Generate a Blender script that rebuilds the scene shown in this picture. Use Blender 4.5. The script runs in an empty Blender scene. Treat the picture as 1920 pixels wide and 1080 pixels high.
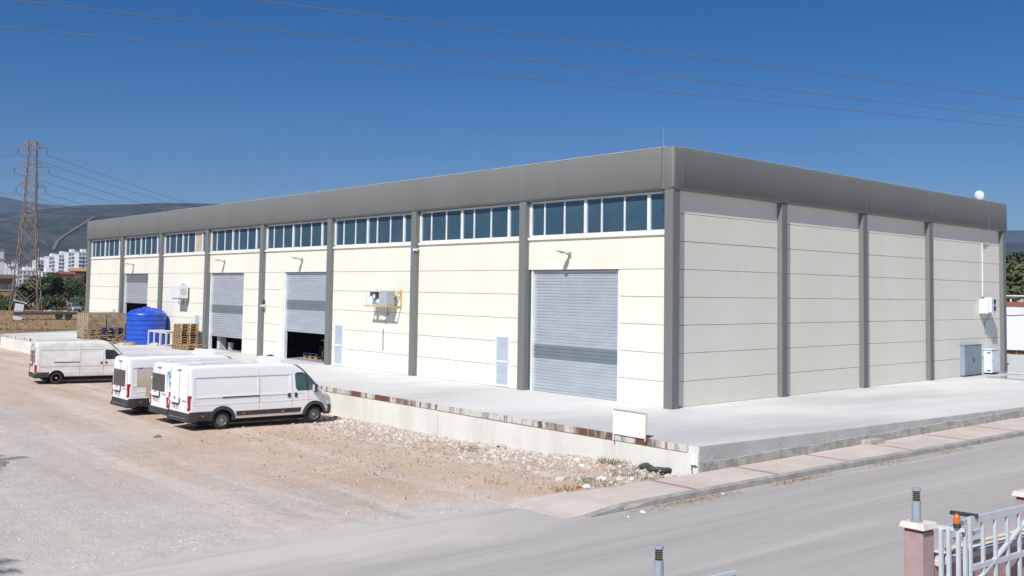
import bpy, bmesh, math, random
from mathutils import Vector, Matrix, noise
R = math.radians
random.seed(11)
scene = bpy.context.scene
col = scene.collection

# ------------------------------------------------------------ camera, sky, sun, exposure
CAM = Vector((24.075, -25.583, 4.702)); YAW, PITCH, ROLL, FOC, CX, CY = -0.903, 0.063, 0.015, 2027.7, 960.0, 417.3
_f = Vector((math.sin(YAW)*math.cos(PITCH), math.cos(YAW)*math.cos(PITCH), math.sin(PITCH)))
_r = Vector((math.cos(YAW), -math.sin(YAW), 0)); _u = _r.cross(_f)
RIGHT = _r*math.cos(ROLL) + _u*math.sin(ROLL); UP = -_r*math.sin(ROLL) + _u*math.cos(ROLL); FWD = _f
cd = bpy.data.cameras.new('camera'); cam = bpy.data.objects.new('camera', cd); col.objects.link(cam)
m = Matrix((RIGHT, UP, -FWD)).transposed().to_4x4(); m.translation = CAM; cam.matrix_world = m
cd.sensor_width = 36; cd.lens = FOC/1920*36; cd.shift_y = -(540-CY)/1920; cd.clip_start = .2; cd.clip_end = 40000
scene.camera = cam

SUN = Vector((.28, -.55, .62)).normalized()           # towards the sun
w = bpy.data.worlds.new('World'); scene.world = w; w.use_nodes = True
nt = w.node_tree; bg = nt.nodes['Background']
sky = nt.nodes.new('ShaderNodeTexSky'); sky.sky_type = 'NISHITA'; sky.sun_disc = False
sky.sun_elevation = math.asin(SUN.z); sky.sun_rotation = math.atan2(SUN.x, SUN.y)
sky.altitude = 900; sky.air_density = 1.0; sky.dust_density = 0.25; sky.ozone_density = 6.0
hs = nt.nodes.new('ShaderNodeHueSaturation'); hs.inputs['Saturation'].default_value = 1.35; hs.inputs['Hue'].default_value = .51; nt.links.new(sky.outputs[0], hs.inputs['Color']); nt.links.new(hs.outputs[0], bg.inputs[0]); bg.inputs[1].default_value = .054
sd = bpy.data.lights.new('sun', 'SUN'); sd.energy = 4.3; sd.angle = R(.53); sd.color = (1, .965, .915)
so = bpy.data.objects.new('sun', sd); col.objects.link(so)
so.rotation_euler = SUN.to_track_quat('Z', 'Y').to_euler(); so.location = (0, 0, 60)
vs = scene.view_settings; vs.view_transform = 'Standard'; vs.look = 'None'; vs.exposure = .34; vs.gamma = 1; vs.use_curve_mapping = False
scene.render.engine = 'CYCLES'; scene.cycles.use_denoising = True; scene.cycles.max_bounces = 8
scene.cycles.volume_bounces = 0

# ------------------------------------------------------------ helpers
def ray(u, v): return RIGHT*((u-CX)/FOC) - UP*((v-CY)/FOC) + FWD
def onz(u, v, z=0.):
    d = ray(u, v); return CAM + d*((z-CAM.z)/d.z)
def ony(u, v, y=0.):
    d = ray(u, v); return CAM + d*((y-CAM.y)/d.y)
def atd(u, v, dep): return CAM + ray(u, v)*dep
def az(u): return YAW + math.atan((u-960)/FOC)
def sm(a, b, x):
    t = max(0., min(1., (x-a)/(b-a))); return t*t*(3-2*t)
def lerp(a, b, t): return a+(b-a)*t
def interp(x, pts):
    if x <= pts[0][0]: return pts[0][1]
    for (a, b), (c, d) in zip(pts, pts[1:]):
        if x <= c: return b+(d-b)*(x-a)/(c-a)
    return pts[-1][1]
def sinterp(x, pts):
    n = len(pts)
    if x <= pts[0][0]: return pts[0][1]
    if x >= pts[-1][0]: return pts[-1][1]
    for i in range(n-1):
        if x <= pts[i+1][0]:
            x0, y0 = pts[i]; x1, y1 = pts[i+1]; h = x1-x0
            sl = lambda k: (pts[min(k+1, n-1)][1]-pts[max(k-1, 0)][1])/(pts[min(k+1, n-1)][0]-pts[max(k-1, 0)][0])
            d = (y1-y0)/h
            def lim(s): return 0 if s*d <= 0 else (max(min(s, 3*d), 0) if d > 0 else min(max(s, 3*d), 0))
            a, b = lim(sl(i)), lim(sl(i+1)); t = (x-x0)/h
            return (2*t**3-3*t*t+1)*y0+(t**3-2*t*t+t)*h*a+(-2*t**3+3*t*t)*y1+(t**3-t*t)*h*b

def tag(o, label=None, cat=None, group=None, kind=None):
    if label: o['label'] = label
    if cat: o['category'] = cat
    if group: o['group'] = group
    if kind: o['kind'] = kind
    return o
def thing(name, label, cat, loc=(0, 0, 0), rotz=0., group=None):
    o = bpy.data.objects.new(name, None); col.objects.link(o); o.empty_display_size = .2
    o.location = loc; o.rotation_euler = (0, 0, rotz)
    return tag(o, label, cat, group)
def obj(name, me, mat=None, parent=None, loc=(0, 0, 0), rot=(0, 0, 0)):
    o = bpy.data.objects.new(name, me); col.objects.link(o); o.location = loc; o.rotation_euler = rot
    if parent: o.parent = parent
    if mat and not me.materials: me.materials.append(mat)
    return o
def copy_tree(o, parent=None):
    c = o.copy(); col.objects.link(c)
    if parent: c.parent = parent
    for ch in list(o.children): copy_tree(ch, c)
    return c
class MB:
    def __init__(s): s.v = []; s.f = []
    def add(s, vs, fs):
        n = len(s.v); s.v += [tuple(p) for p in vs]; s.f += [tuple(i+n for i in f) for f in fs]; return s
    def box(s, x0, x1, y0, y1, z0, z1, M=None):
        vs = [Vector((x, y, z)) for z in (z0, z1) for y in (y0, y1) for x in (x0, x1)]
        if M: vs = [M @ p for p in vs]
        return s.add(vs, [(0, 2, 3, 1), (4, 5, 7, 6), (0, 1, 5, 4), (1, 3, 7, 5), (3, 2, 6, 7), (2, 0, 4, 6)])
    def bar(s, a, b, w, h=None, up=(0, 0, 1)):
        a, b = Vector(a), Vector(b); d = (b-a).normalized(); x = d.cross(Vector(up))
        if x.length < 1e-4: x = d.cross(Vector((1, 0, 0)))
        x.normalize(); y = x.cross(d); h = h or w
        vs = [p + x*(i*w/2) + y*(j*h/2) for p in (a, b) for j in (-1, 1) for i in (-1, 1)]
        return s.add(vs, [(0, 2, 3, 1), (4, 5, 7, 6), (0, 1, 5, 4), (1, 3, 7, 5), (3, 2, 6, 7), (2, 0, 4, 6)])
    def cyl(s, a, b, r0, r1=None, n=12):
        r1 = r0 if r1 is None else r1; a, b = Vector(a), Vector(b); d = (b-a).normalized()
        x = d.orthogonal().normalized(); y = d.cross(x)
        vs = [p + (x*math.cos(t)+y*math.sin(t))*r for p, r in ((a, r0), (b, r1)) for t in [2*math.pi*i/n for i in range(n)]]
        fs = [(i, (i+1) % n, n+(i+1) % n, n+i) for i in range(n)] + [tuple(range(n-1, -1, -1)), tuple(range(n, 2*n))]
        return s.add(vs, fs)
    def tube(s, pts, r, n=6):
        pts = [Vector(p) for p in pts]; vs = []; fs = []
        for i, p in enumerate(pts):
            d = (pts[min(i+1, len(pts)-1)]-pts[max(i-1, 0)]).normalized()
            x = d.cross(Vector((0, 0, 1)))
            if x.length < 1e-3: x = d.cross(Vector((1, 0, 0)))
            x.normalize(); y = x.cross(d); rr = r[i] if isinstance(r, (list, tuple)) else r
            vs += [p+(x*math.cos(2*math.pi*k/n)+y*math.sin(2*math.pi*k/n))*rr for k in range(n)]
        for i in range(len(pts)-1):
            fs += [(i*n+k, i*n+(k+1) % n, (i+1)*n+(k+1) % n, (i+1)*n+k) for k in range(n)]
        fs += [tuple(range(n-1, -1, -1)), tuple((len(pts)-1)*n+k for k in range(n))]
        return s.add(vs, fs)
    def lathe(s, prof, n=24, M=None):
        vs = [Vector((r*math.cos(2*math.pi*k/n), r*math.sin(2*math.pi*k/n), z)) for r, z in prof for k in range(n)]
        if M: vs = [M @ p for p in vs]
        fs = [(i*n+k, i*n+(k+1) % n, (i+1)*n+(k+1) % n, (i+1)*n+k) for i in range(len(prof)-1) for k in range(n)]
        fs += [tuple(range(n-1, -1, -1)), tuple((len(prof)-1)*n+k for k in range(n))]
        return s.add(vs, fs)
    def prism(s, poly, fn0, fn1):        # polygon points mapped to two ends
        n = len(poly); vs = [fn0(p) for p in poly]+[fn1(p) for p in poly]
        return s.add(vs, [tuple(range(n-1, -1, -1)), tuple(range(n, 2*n))]+[(i, (i+1) % n, n+(i+1) % n, n+i) for i in range(n)])
    def mesh(s, name, mat=None, smooth=None):
        me = bpy.data.meshes.new(name); me.from_pydata(s.v, [], s.f)
        bm = bmesh.new(); bm.from_mesh(me); bmesh.ops.recalc_face_normals(bm, faces=bm.faces); bm.to_mesh(me); bm.free()
        if mat: me.materials.append(mat)
        if smooth:
            me.polygons.foreach_set('use_smooth', [True]*len(me.polygons)); me.set_sharp_from_angle(angle=R(smooth))
        return me
    def build(s, name, mat, parent=None, smooth=None, bevel=0, loc=(0, 0, 0), rot=(0, 0, 0)):
        o = obj(name, s.mesh(name, mat, smooth), None, parent, loc, rot)
        if bevel:
            b = o.modifiers.new('bevel', 'BEVEL'); b.width = bevel; b.segments = 2; b.limit_method = 'ANGLE'; b.angle_limit = R(40)
        return o

# ------------------------------------------------------------ materials
MATS = {}
def mat(name, c1, c2=None, scale=3., rough=.7, bump=0., bscale=40., metal=0., stretch=(1, 1, 1), detail=5., lo=.35, hi=.65, fine=.0, coat=0., spec=.5, c3=None, s3=.6, lo3=.5, hi3=.7, world=False, trans=0.):
    m_ = bpy.data.materials.new(name); m_.use_nodes = True; n = m_.node_tree.nodes; l = m_.node_tree.links
    b = n['Principled BSDF']; b.inputs['Roughness'].default_value = rough; b.inputs['Metallic'].default_value = metal
    b.inputs['Specular IOR Level'].default_value = spec; b.inputs['Coat Weight'].default_value = coat; b.inputs['Coat Roughness'].default_value = .06
    b.inputs['Transmission Weight'].default_value = trans
    b.inputs['Base Color'].default_value = (*c1, 1)
    if world: src = n.new('ShaderNodeNewGeometry').outputs['Position']
    else: src = n.new('ShaderNodeTexCoord').outputs['Object']
    mp = n.new('ShaderNodeMapping'); mp.inputs['Scale'].default_value = stretch; l.new(src, mp.inputs[0])
    def nz(sc, de=detail, vec=None, ro=.6):
        t = n.new('ShaderNodeTexNoise'); t.inputs['Scale'].default_value = sc; t.inputs['Detail'].default_value = de; t.inputs['Roughness'].default_value = ro
        l.new(vec or mp.outputs[0], t.inputs['Vector']); return t.outputs[0]
    def rng(x, a, b_, c=0., d=1.):
        r = n.new('ShaderNodeMapRange'); r.interpolation_type = 'SMOOTHSTEP'; l.new(x, r.inputs[0])
        for i, q in enumerate((a, b_, c, d)): r.inputs[i+1].default_value = q
        return r.outputs[0]
    def mix(f, a, b_, mode='MIX'):
        x = n.new('ShaderNodeMix'); x.data_type = 'RGBA'; x.blend_type = mode
        (l.new(f, x.inputs[0]) if hasattr(f, 'links') else setattr(x.inputs[0], 'default_value', f))
        for i, q in ((6, a), (7, b_)):
            if hasattr(q, 'links'): l.new(q, x.inputs[i])
            else: x.inputs[i].default_value = (*q, 1)
        return x.outputs[2]
    c = None
    if c2: c = mix(rng(nz(scale), lo, hi), c1, c2)
    if c3: c = mix(rng(nz(s3, 6), lo3, hi3), c or c1, c3)
    if fine:
        f = n.new('ShaderNodeMapRange'); l.new(nz(bscale, 3, src), f.inputs[0]); f.inputs[1].default_value = .25; f.inputs[2].default_value = .75
        f.inputs[3].default_value = 1-fine; f.inputs[4].default_value = 1+fine
        g = n.new('ShaderNodeVectorMath'); g.operation = 'SCALE'
        if c: l.new(c, g.inputs[0])
        else: g.inputs[0].default_value = c1
        l.new(f.outputs[0], g.inputs['Scale']); c = g.outputs[0]
    if c: l.new(c, b.inputs['Base Color'])
    if bump:
        bp = n.new('ShaderNodeBump'); bp.inputs['Strength'].default_value = bump; bp.inputs['Distance'].default_value = .02
        l.new(nz(bscale, 4, src), bp.inputs['Height']); l.new(bp.outputs[0], b.inputs['Normal'])
    MATS[name] = m_; return m_
WALL = mat('cream_paint', (.765, .748, .655), (.735, .716, .622), scale=.7, stretch=(1, 1, .16), rough=.75, bump=.15, bscale=25, fine=.02, c3=(.66, .635, .54), s3=2.0, lo3=.62, hi3=.9)
GREY = mat('grey_paint', (.172, .178, .172), (.16, .167, .162), scale=.5, rough=.7, bump=.15, bscale=30, fine=.06, stretch=(1, 1, .3))
SEAL = mat('sealant', (.42, .42, .40), (.26, .26, .25), scale=4, rough=.8)
CAP = mat('roof_cap', (.55, .56, .56), (.42, .43, .43), scale=3, rough=.6)
CONC = mat('dock_concrete', (.67, .665, .645), (.585, .58, .565), scale=.35, rough=.85, bump=.25, bscale=20, fine=.05, c3=(.47, .465, .455), s3=.3, lo3=.47, hi3=.75, world=True, stretch=(1, .35, 1))
DWALL = mat('whitewashed_concrete', (.73, .725, .675), (.64, .625, .57), scale=.8, rough=.85, bump=.3, bscale=12, fine=.04, stretch=(1, 1, .3), c3=(.52, .47, .40), s3=1.1, lo3=.6, hi3=.85)
DSIDE = mat('slab_edge_concrete', (.50, .50, .485), (.42, .42, .41), scale=1.2, rough=.9, bump=.5, bscale=12, fine=.08, c3=(.33, .32, .3), s3=2, lo3=.6, hi3=.8)
FOOT = mat('rough_footing', (.46, .45, .41), (.32, .31, .29), scale=3, rough=.95, bump=1., bscale=9, fine=.15)
RUST = mat('peeling_rust', (.60, .585, .54), (.13, .085, .065), scale=2.4, rough=.8, bump=.5, bscale=22, stretch=(2.6, 1, .5), lo=.50, hi=.64, detail=12, c3=(.15, .07, .045), s3=.22, lo3=.50, hi3=.60, world=True)
WHITEF = mat('white_frame', (.74, .77, .80), (.66, .69, .72), scale=2, rough=.4)
GLASS = mat('window_glass', (.034, .078, .122), (.046, .09, .132), scale=.6, rough=.03, spec=.8)
SHUT = mat('shutter_steel', (.50, .54, .58), (.45, .49, .53), scale=.9, rough=.38, metal=.35, stretch=(1, 1, 4))
SHUT2 = mat('shutter_dark_band', (.21, .25, .275), (.19, .23, .25), scale=2, rough=.4, metal=.3)
LOUV = mat('louvre_paint', (.56, .62, .69), (.50, .56, .63), scale=3, rough=.5)
FLOORI = mat('interior_floor', (.35, .34, .33), (.28, .27, .26), scale=.6, rough=.6)
INTW = mat('interior_wall', (.4, .4, .38), (.33, .33, .32), scale=.5, rough=.9)
WHITE = mat('van_white', (.84, .85, .86), (.82, .83, .84), scale=1.2, rough=.32, coat=.6)
WHITED = mat('van_white_dusty', (.72, .715, .70), (.62, .60, .56), scale=1.4, rough=.45, coat=.3, stretch=(1, 1, 2))
TRIM = mat('black_plastic', (.032, .034, .037), (.05, .05, .052), scale=3, rough=.55)
TYRE = mat('tyre_rubber', (.022, .022, .023), (.05, .046, .042), scale=5, rough=.85, lo=.5, hi=.8)
WELL = mat('wheel_well', (.008, .008, .008), rough=.95)
RIM = mat('rim_steel', (.5, .51, .52), (.36, .37, .38), scale=6, rough=.38, metal=.6)
VGLASS = mat('van_glass', (.075, .125, .115), (.03, .055, .052), scale=1.5, rough=.06, spec=.8)
VTINT = mat('tinted_glass', (.022, .023, .022), (.04, .04, .037), scale=2.5, rough=.12, spec=.7)
SEAM_CREASE = mat('gap_crease_line', (.25, .26, .27), rough=.7)
RED = mat('tail_red', (.42, .012, .012), (.34, .01, .012), scale=8, rough=.2, coat=.7)
CLEAR = mat('lamp_clear', (.62, .60, .58), rough=.15, coat=.7)
AMBER = mat('amber', (.6, .12, .02), (.5, .1, .02), scale=9, rough=.3)
PLATE = mat('plate_white', (.68, .68, .67), rough=.5)
PLINK = mat('plate_ink', (.03, .03, .03), rough=.6)
WOOD = mat('pallet_wood', (.46, .30, .15), (.34, .21, .10), scale=5, rough=.85, stretch=(1, 4, 4), bump=.3, bscale=30, fine=.1)
WOODD = mat('pallet_wood_grey', (.33, .23, .14), (.24, .17, .11), scale=5, rough=.85, bump=.3, bscale=30, fine=.1)
BLUEW = mat('blue_wood', (.012, .022, .06), (.02, .035, .085), scale=6, rough=.8)
BLUE = mat('blue_polyethylene', (.018, .075, .46), (.022, .09, .52), scale=1.5, rough=.38)
BROWNB = mat('pressed_board', (.38, .30, .20), (.27, .21, .14), scale=3.2, rough=.9, bump=.5, bscale=14, fine=.14, lo=.42, hi=.58)
STRAP = mat('strap', (.16, .1, .06), rough=.7)
CABG = mat('cabinet_grey', (.26, .30, .36), (.22, .26, .32), scale=2, rough=.5)
CABW = mat('cabinet_white', (.70, .74, .78), (.62, .66, .70), scale=3, rough=.4)
DARK = mat('dark_metal', (.03, .03, .032), (.045, .043, .04), scale=6, rough=.6)
GALV = mat('galvanised', (.42, .44, .45), (.33, .35, .36), scale=4, rough=.45, metal=.5)
YELL = mat('yellow_steel', (.62, .40, .10), (.5, .32, .09), scale=5, rough=.6)
ACG = mat('ac_panel_grey', (.40, .46, .47), (.35, .41, .42), scale=3, rough=.5)
PINK = mat('pink_render', (.42, .29, .29), (.36, .25, .25), scale=2.5, rough=.9, bump=.3, bscale=30, fine=.04)
CAPST = mat('cap_stone', (.74, .71, .66), (.62, .58, .52), scale=4, rough=.8, bump=.2, bscale=20)
GATE = mat('gate_paint', (.52, .57, .62), (.47, .52, .57), scale=4, rough=.45)
BOLL = mat('bollard_grey', (.32, .36, .41), (.28, .32, .37), scale=4, rough=.45)
CHROME = mat('bollard_louvre', (.40, .36, .28), rough=.15, metal=1.)
CREAMP = mat('cream_pipe', (.72, .62, .45), rough=.45)
ORANGE = mat('orange_lens', (.62, .15, .015), (.5, .12, .015), scale=8, rough=.2, coat=.6)
PAPERW = mat('white_board', (.82, .84, .88), (.79, .81, .85), scale=2, rough=.5)
WOODF = mat('frame_wood', (.60, .48, .34), (.52, .40, .27), scale=8, rough=.7)
KERB = mat('kerb_concrete', (.40, .385, .36), (.30, .285, .265), scale=2.5, rough=.9, bump=.5, bscale=15, fine=.1, world=True)
PAVE = mat('pavement_concrete', (.60, .53, .47), (.52, .455, .40), scale=.9, rough=.9, bump=.3, bscale=20, fine=.05, world=True, c3=(.44, .40, .36), s3=.5, lo3=.58, hi3=.8)
REDS = mat('red_paving', (.36, .19, .165), (.42, .26, .225), scale=3, rough=.9, fine=.08, world=True)
STONE1 = mat('stone_tan', (.46, .35, .26), (.36, .29, .235), scale=3, rough=.95, world=True)
STONE2 = mat('stone_grey', (.45, .42, .38), (.56, .53, .485), scale=3, rough=.95, world=True)
WEED = mat('weed_green', (.17, .18, .105), (.25, .235, .16), scale=3, rough=.8, world=True)
DRYG = mat('dry_grass', (.33, .24, .12), (.38, .27, .14), scale=2, rough=.9, world=True)
TARP = mat('black_tarp', (.012, .013, .016), rough=.35)
LITTER = mat('litter_white', (.78, .79, .80), rough=.6)
LATT = mat('pylon_steel', (.27, .215, .18), (.22, .18, .16), scale=1, rough=.7)
CABLE = mat('cable', (.15, .15, .16), rough=.6)
BARK = mat('bark', (.09, .07, .055), (.13, .10, .08), scale=8, rough=.95)
LEAF = [mat('leaf_dark', (.028, .050, .018), (.052, .075, .026), scale=.5, rough=.75), mat('leaf_mid', (.058, .085, .028), (.085, .11, .04), scale=.5, rough=.75), mat('leaf_olive', (.11, .12, .075), (.085, .10, .055), scale=.5, rough=.75)]
APT = mat('apartment_white', (.66, .69, .73), (.60, .63, .67), scale=.1, rough=.8)
APTW = mat('apartment_window', (.09, .11, .14), rough=.3)
APTB = mat('apartment_grey', (.34, .38, .44), (.30, .34, .40), scale=.1, rough=.8)
OCHRE = mat('ochre_wall', (.42, .28, .12), (.36, .24, .10), scale=.3, rough=.85)
TILE = mat('roof_tile', (.28, .10, .06), (.22, .085, .055), scale=.6, rough=.85)
BRWN = mat('brown_roof', (.13, .085, .06), (.10, .07, .05), scale=.6, rough=.85)
TRACK = mat('dirt_track', (.17, .125, .095), (.13, .10, .08), scale=.02, rough=.95)
HOSE = mat('grey_hose', (.2, .2, .2), rough=.6)
GLASSP = mat('glass_sheet', (.40, .58, .66), (.46, .62, .70), scale=1, rough=.15, coat=.5)
BIKEG = mat('bike_green', (.05, .35, .06), rough=.35)
DECAL = mat('decal_beige', (.50, .42, .31), (.56, .51, .45), scale=1.2, rough=.4, coat=.4)
DECAL2 = mat('decal_blue', (.03, .2, .42), (.25, .55, .72), scale=7, rough=.4, coat=.4, lo=.45, hi=.55)
DECAL3 = mat('decal_night', (.02, .03, .06), (.06, .09, .15), scale=2, rough=.3, coat=.4)
DECAL4 = mat('decal_red', (.5, .05, .06), (.72, .55, .58), scale=8, rough=.4, coat=.4, lo=.45, hi=.55)
BLUETAG = mat('blue_tag', (.05, .15, .45), rough=.5)

def ground_material():
    m_ = bpy.data.materials.new('lot_dirt'); m_.use_nodes = True; n = m_.node_tree.nodes; l = m_.node_tree.links
    b = n['Principled BSDF']; b.inputs['Roughness'].default_value = .95; b.inputs['Specular IOR Level'].default_value = .2
    pos = n.new('ShaderNodeNewGeometry').outputs['Position']
    def nz(sc, de=6, ro=.6, st=None, dist=0):
        v = pos
        if st:
            mp = n.new('ShaderNodeMapping'); mp.inputs['Scale'].default_value = st[0]; mp.inputs['Rotation'].default_value = (0, 0, st[1]); l.new(pos, mp.inputs[0]); v = mp.outputs[0]
        t = n.new('ShaderNodeTexNoise'); t.inputs['Scale'].default_value = sc; t.inputs['Detail'].default_value = de; t.inputs['Roughness'].default_value = ro; t.inputs['Distortion'].default_value = dist
        l.new(v, t.inputs['Vector']); return t.outputs[0]
    def rng(x, a, b_, c=0., d=1.):
        r = n.new('ShaderNodeMapRange'); r.interpolation_type = 'SMOOTHSTEP'; l.new(x, r.inputs[0])
        for i, q in enumerate((a, b_, c, d)): r.inputs[i+1].default_value = q
        return r.outputs[0]
    def mth(op, a, b_):
        x = n.new('ShaderNodeMath'); x.operation = op
        for i, q in enumerate((a, b_)):
            if hasattr(q, 'links'): l.new(q, x.inputs[i])
            else: x.inputs[i].default_value = q
        return x.outputs[0]
    def mix(f, a, b_):
        x = n.new('ShaderNodeMix'); x.data_type = 'RGBA'; l.new(f, x.inputs[0])
        for i, q in ((6, a), (7, b_)):
            if hasattr(q, 'links'): l.new(q, x.inputs[i])
            else: x.inputs[i].default_value = (*q, 1)
        return x.outputs[2]
    sp = n.new('ShaderNodeSeparateXYZ'); l.new(pos, sp.inputs[0])
    tan = mix(rng(nz(.16, 7), .38, .62), (.58, .45, .355), (.51, .385, .30))
    tan = mix(rng(nz(.5, 8, .7), .55, .75), tan, (.60, .53, .46))
    grey = mix(rng(nz(.22, 7), .35, .65), (.485, .45, .42), (.55, .50, .46))
    # grey gravel towards the road, the pinkish dirt by the vans
    near = mth('ADD', mth('MULTIPLY', mth('ADD', mth('MULTIPLY', sp.outputs[1], -1.), -13.2), .16), mth('MULTIPLY', mth('SUBTRACT', nz(.13, 6, .65, None, .6), .5), 3.2))
    c = mix(rng(near, -.35, .75), tan, grey)
    edge = mth('ADD', mth('MULTIPLY', mth('SUBTRACT', sp.outputs[0], 3.6), .55), mth('MULTIPLY', mth('SUBTRACT', nz(.4, 7, .65, ((1, .4, 1), .15)), .5), 3.2))
    c = mix(mth('MULTIPLY', rng(edge, -.2, 1.), rng(sp.outputs[1], -9.6, -12.2)), c, (.56, .52, .48))
    # tyre swept streaks, two directions
    c = mix(rng(nz(1., 6, .6, ((.06, .9, 1), R(28)), .3), .50, .66, 0, .75), c, (.62, .55, .49))
    c = mix(rng(nz(1., 6, .6, ((.05, 1.1, 1), R(75)), .3), .52, .70, 0, .6), c, (.42, .37, .335))
    # dry field behind the dock
    dry = mix(rng(nz(.25, 7, .7), .4, .65), (.34, .23, .13), (.255, .165, .085))
    dry = mix(rng(nz(.06, 6), .52, .66), dry, (.17, .14, .07))
    far = mth('ADD', mth('MULTIPLY', mth('ADD', sp.outputs[0], 66.), -.22), mth('MULTIPLY', mth('SUBTRACT', nz(.15, 6), .5), 2.5))
    c = mix(rng(far, -.2, .6), c, dry)
    f = n.new('ShaderNodeMapRange'); l.new(nz(14, 5, .75), f.inputs[0]); f.inputs[1].default_value = .28; f.inputs[2].default_value = .72; f.inputs[3].default_value = .78; f.inputs[4].default_value = 1.18
    f2 = n.new('ShaderNodeMapRange'); l.new(nz(2.2, 5, .7), f2.inputs[0]); f2.inputs[1].default_value = .3; f2.inputs[2].default_value = .7; f2.inputs[3].default_value = .9; f2.inputs[4].default_value = 1.1
    g = n.new('ShaderNodeVectorMath'); g.operation = 'SCALE'; l.new(c, g.inputs[0]); l.new(mth('MULTIPLY', f.outputs[0], f2.outputs[0]), g.inputs['Scale'])
    l.new(g.outputs[0], b.inputs['Base Color'])
    bp = n.new('ShaderNodeBump'); bp.inputs['Strength'].default_value = .8; bp.inputs['Distance'].default_value = .035
    l.new(nz(9, 6, .75), bp.inputs['Height']); l.new(bp.outputs[0], b.inputs['Normal'])
    return m_
GROUND = ground_material()
ROAD = mat('dusty_asphalt', (.425, .405, .38), (.375, .358, .335), scale=.8, rough=.9, bump=.35, bscale=45, fine=.10, world=True, stretch=(1.3, .09, 1), c3=(.45, .435, .41), s3=.5, lo3=.5, hi3=.72)
def dust_road(m_):
    n = m_.node_tree.nodes; l = m_.node_tree.links; b = n['Principled BSDF']; src = b.inputs['Base Color'].links[0].from_socket
    pos = n.new('ShaderNodeNewGeometry').outputs['Position']; sp = n.new('ShaderNodeSeparateXYZ'); l.new(pos, sp.inputs[0])
    def M_(op, a, c):
        x = n.new('ShaderNodeMath'); x.operation = op
        for i, q in enumerate((a, c)):
            if hasattr(q, 'links'): l.new(q, x.inputs[i])
            else: x.inputs[i].default_value = q
        return x.outputs[0]
    def N_(sc, st, rot, de=7):
        mp = n.new('ShaderNodeMapping'); mp.inputs['Scale'].default_value = st; mp.inputs['Rotation'].default_value = (0, 0, rot); l.new(pos, mp.inputs[0])
        t = n.new('ShaderNodeTexNoise'); t.inputs['Scale'].default_value = sc; t.inputs['Detail'].default_value = de; t.inputs['Roughness'].default_value = .65; l.new(mp.outputs[0], t.inputs['Vector']); return t.outputs[0]
    def S_(x, a, c, d=0., e=1.):
        r = n.new('ShaderNodeMapRange'); r.interpolation_type = 'SMOOTHSTEP'; l.new(x, r.inputs[0])
        for i, q in enumerate((a, c, d, e)): r.inputs[i+1].default_value = q
        return r.outputs[0]
    def X_(f, a, c):
        x = n.new('ShaderNodeMix'); x.data_type = 'RGBA'; l.new(f, x.inputs[0])
        for i, q in ((6, a), (7, c)):
            if hasattr(q, 'links'): l.new(q, x.inputs[i])
            else: x.inputs[i].default_value = (*q, 1)
        return x.outputs[2]
    # dust dragged out of the lot entrance, and swept tyre arcs
    d = M_('ADD', M_('MULTIPLY', M_('SUBTRACT', 8.2, sp.outputs[0]), .42), M_('MULTIPLY', M_('SUBTRACT', N_(.45, (1, .35, 1), .2), .5), 3.))
    f = M_('MULTIPLY', S_(d, -.3, .9), S_(sp.outputs[1], -9.2, -12.5))
    c = X_(f, src, (.56, .52, .48))
    c = X_(S_(N_(1., (1.6, .05, 1), R(-14)), .51, .66, 0, .5), c, (.315, .30, .28))
    c = X_(S_(N_(1., (2.2, .04, 1), R(9)), .53, .66, 0, .6), c, (.50, .475, .44))
    l.new(c, b.inputs['Base Color'])
dust_road(ROAD)
HILL = mat('hill_scrub', (.017, .027, .022), (.05, .054, .04), scale=.016, rough=.95, world=True, detail=14, lo=.44, hi=.60, c3=(.15, .118, .095), s3=.0045, lo3=.57, hi3=.66)

# ------------------------------------------------------------ ground
def walk_z(y): return .4 + .018*(min(y, 30)+5.6)
def road_z(y): return max(.02, walk_z(y)-.15) if y < 30 else walk_z(y)-.15
def gz(x, y):
    t = sm(-4, 7.3, x)
    z = lerp(0, road_z(y), t)
    if y > 40: z = lerp(z, .85, sm(40, 60, y)*sm(-40, 0, x))
    if x < 5.2 and x > -64:
        z += .045*(noise.noise((x*.22, y*.22, 3.))+.5*noise.noise((x*.7, y*.7, 7.)))*(1-sm(3.5, 5.2, x))*sm(-60, -40, y)*(1 if y < -5 else 0)
    if -3 < x < 6 and -7 < y < -5.5: z += .08*sm(-7, -5.7, y)*(1-sm(4.8, 5.8, x))*(.5+noise.noise((x, y, 2.)))
    if x < -64: z = lerp(z, -.45, sm(-66, -100, x)) + .06*noise.noise((x*.1, y*.1, 1.))
    if x > 20 or y > 60 or x < -140 or y < -60: z -= .0
    return z
def ground():
    def axis(a, b, st, far):
        xs = []; x = a
        while x < b+1e-6: xs.append(x); x += st
        s_ = st; l_ = []; x = a
        while x > -far: s_ *= 1.25; x -= s_; l_.append(x)
        s_ = st; x = xs[-1]
        while x < far: s_ *= 1.25; x += s_; xs.append(x)
        return l_[::-1]+xs
    xs = axis(-70, 22, .5, 9000); ys = axis(-32, 14, .5, 9000)
    v = [(x, y, gz(x, y)) for y in ys for x in xs]; n = len(xs)
    f = [(j*n+i, j*n+i+1, (j+1)*n+i+1, (j+1)*n+i) for j in range(len(ys)-1) for i in range(n-1)]
    b = MB(); b.v = v; b.f = f
    tag(b.build('ground', GROUND, smooth=60), kind='structure')
ground()
def kerb_x(y): return 7.66 + .018*(-5.6-y)*(.9 if y < 0 else .6)
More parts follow.
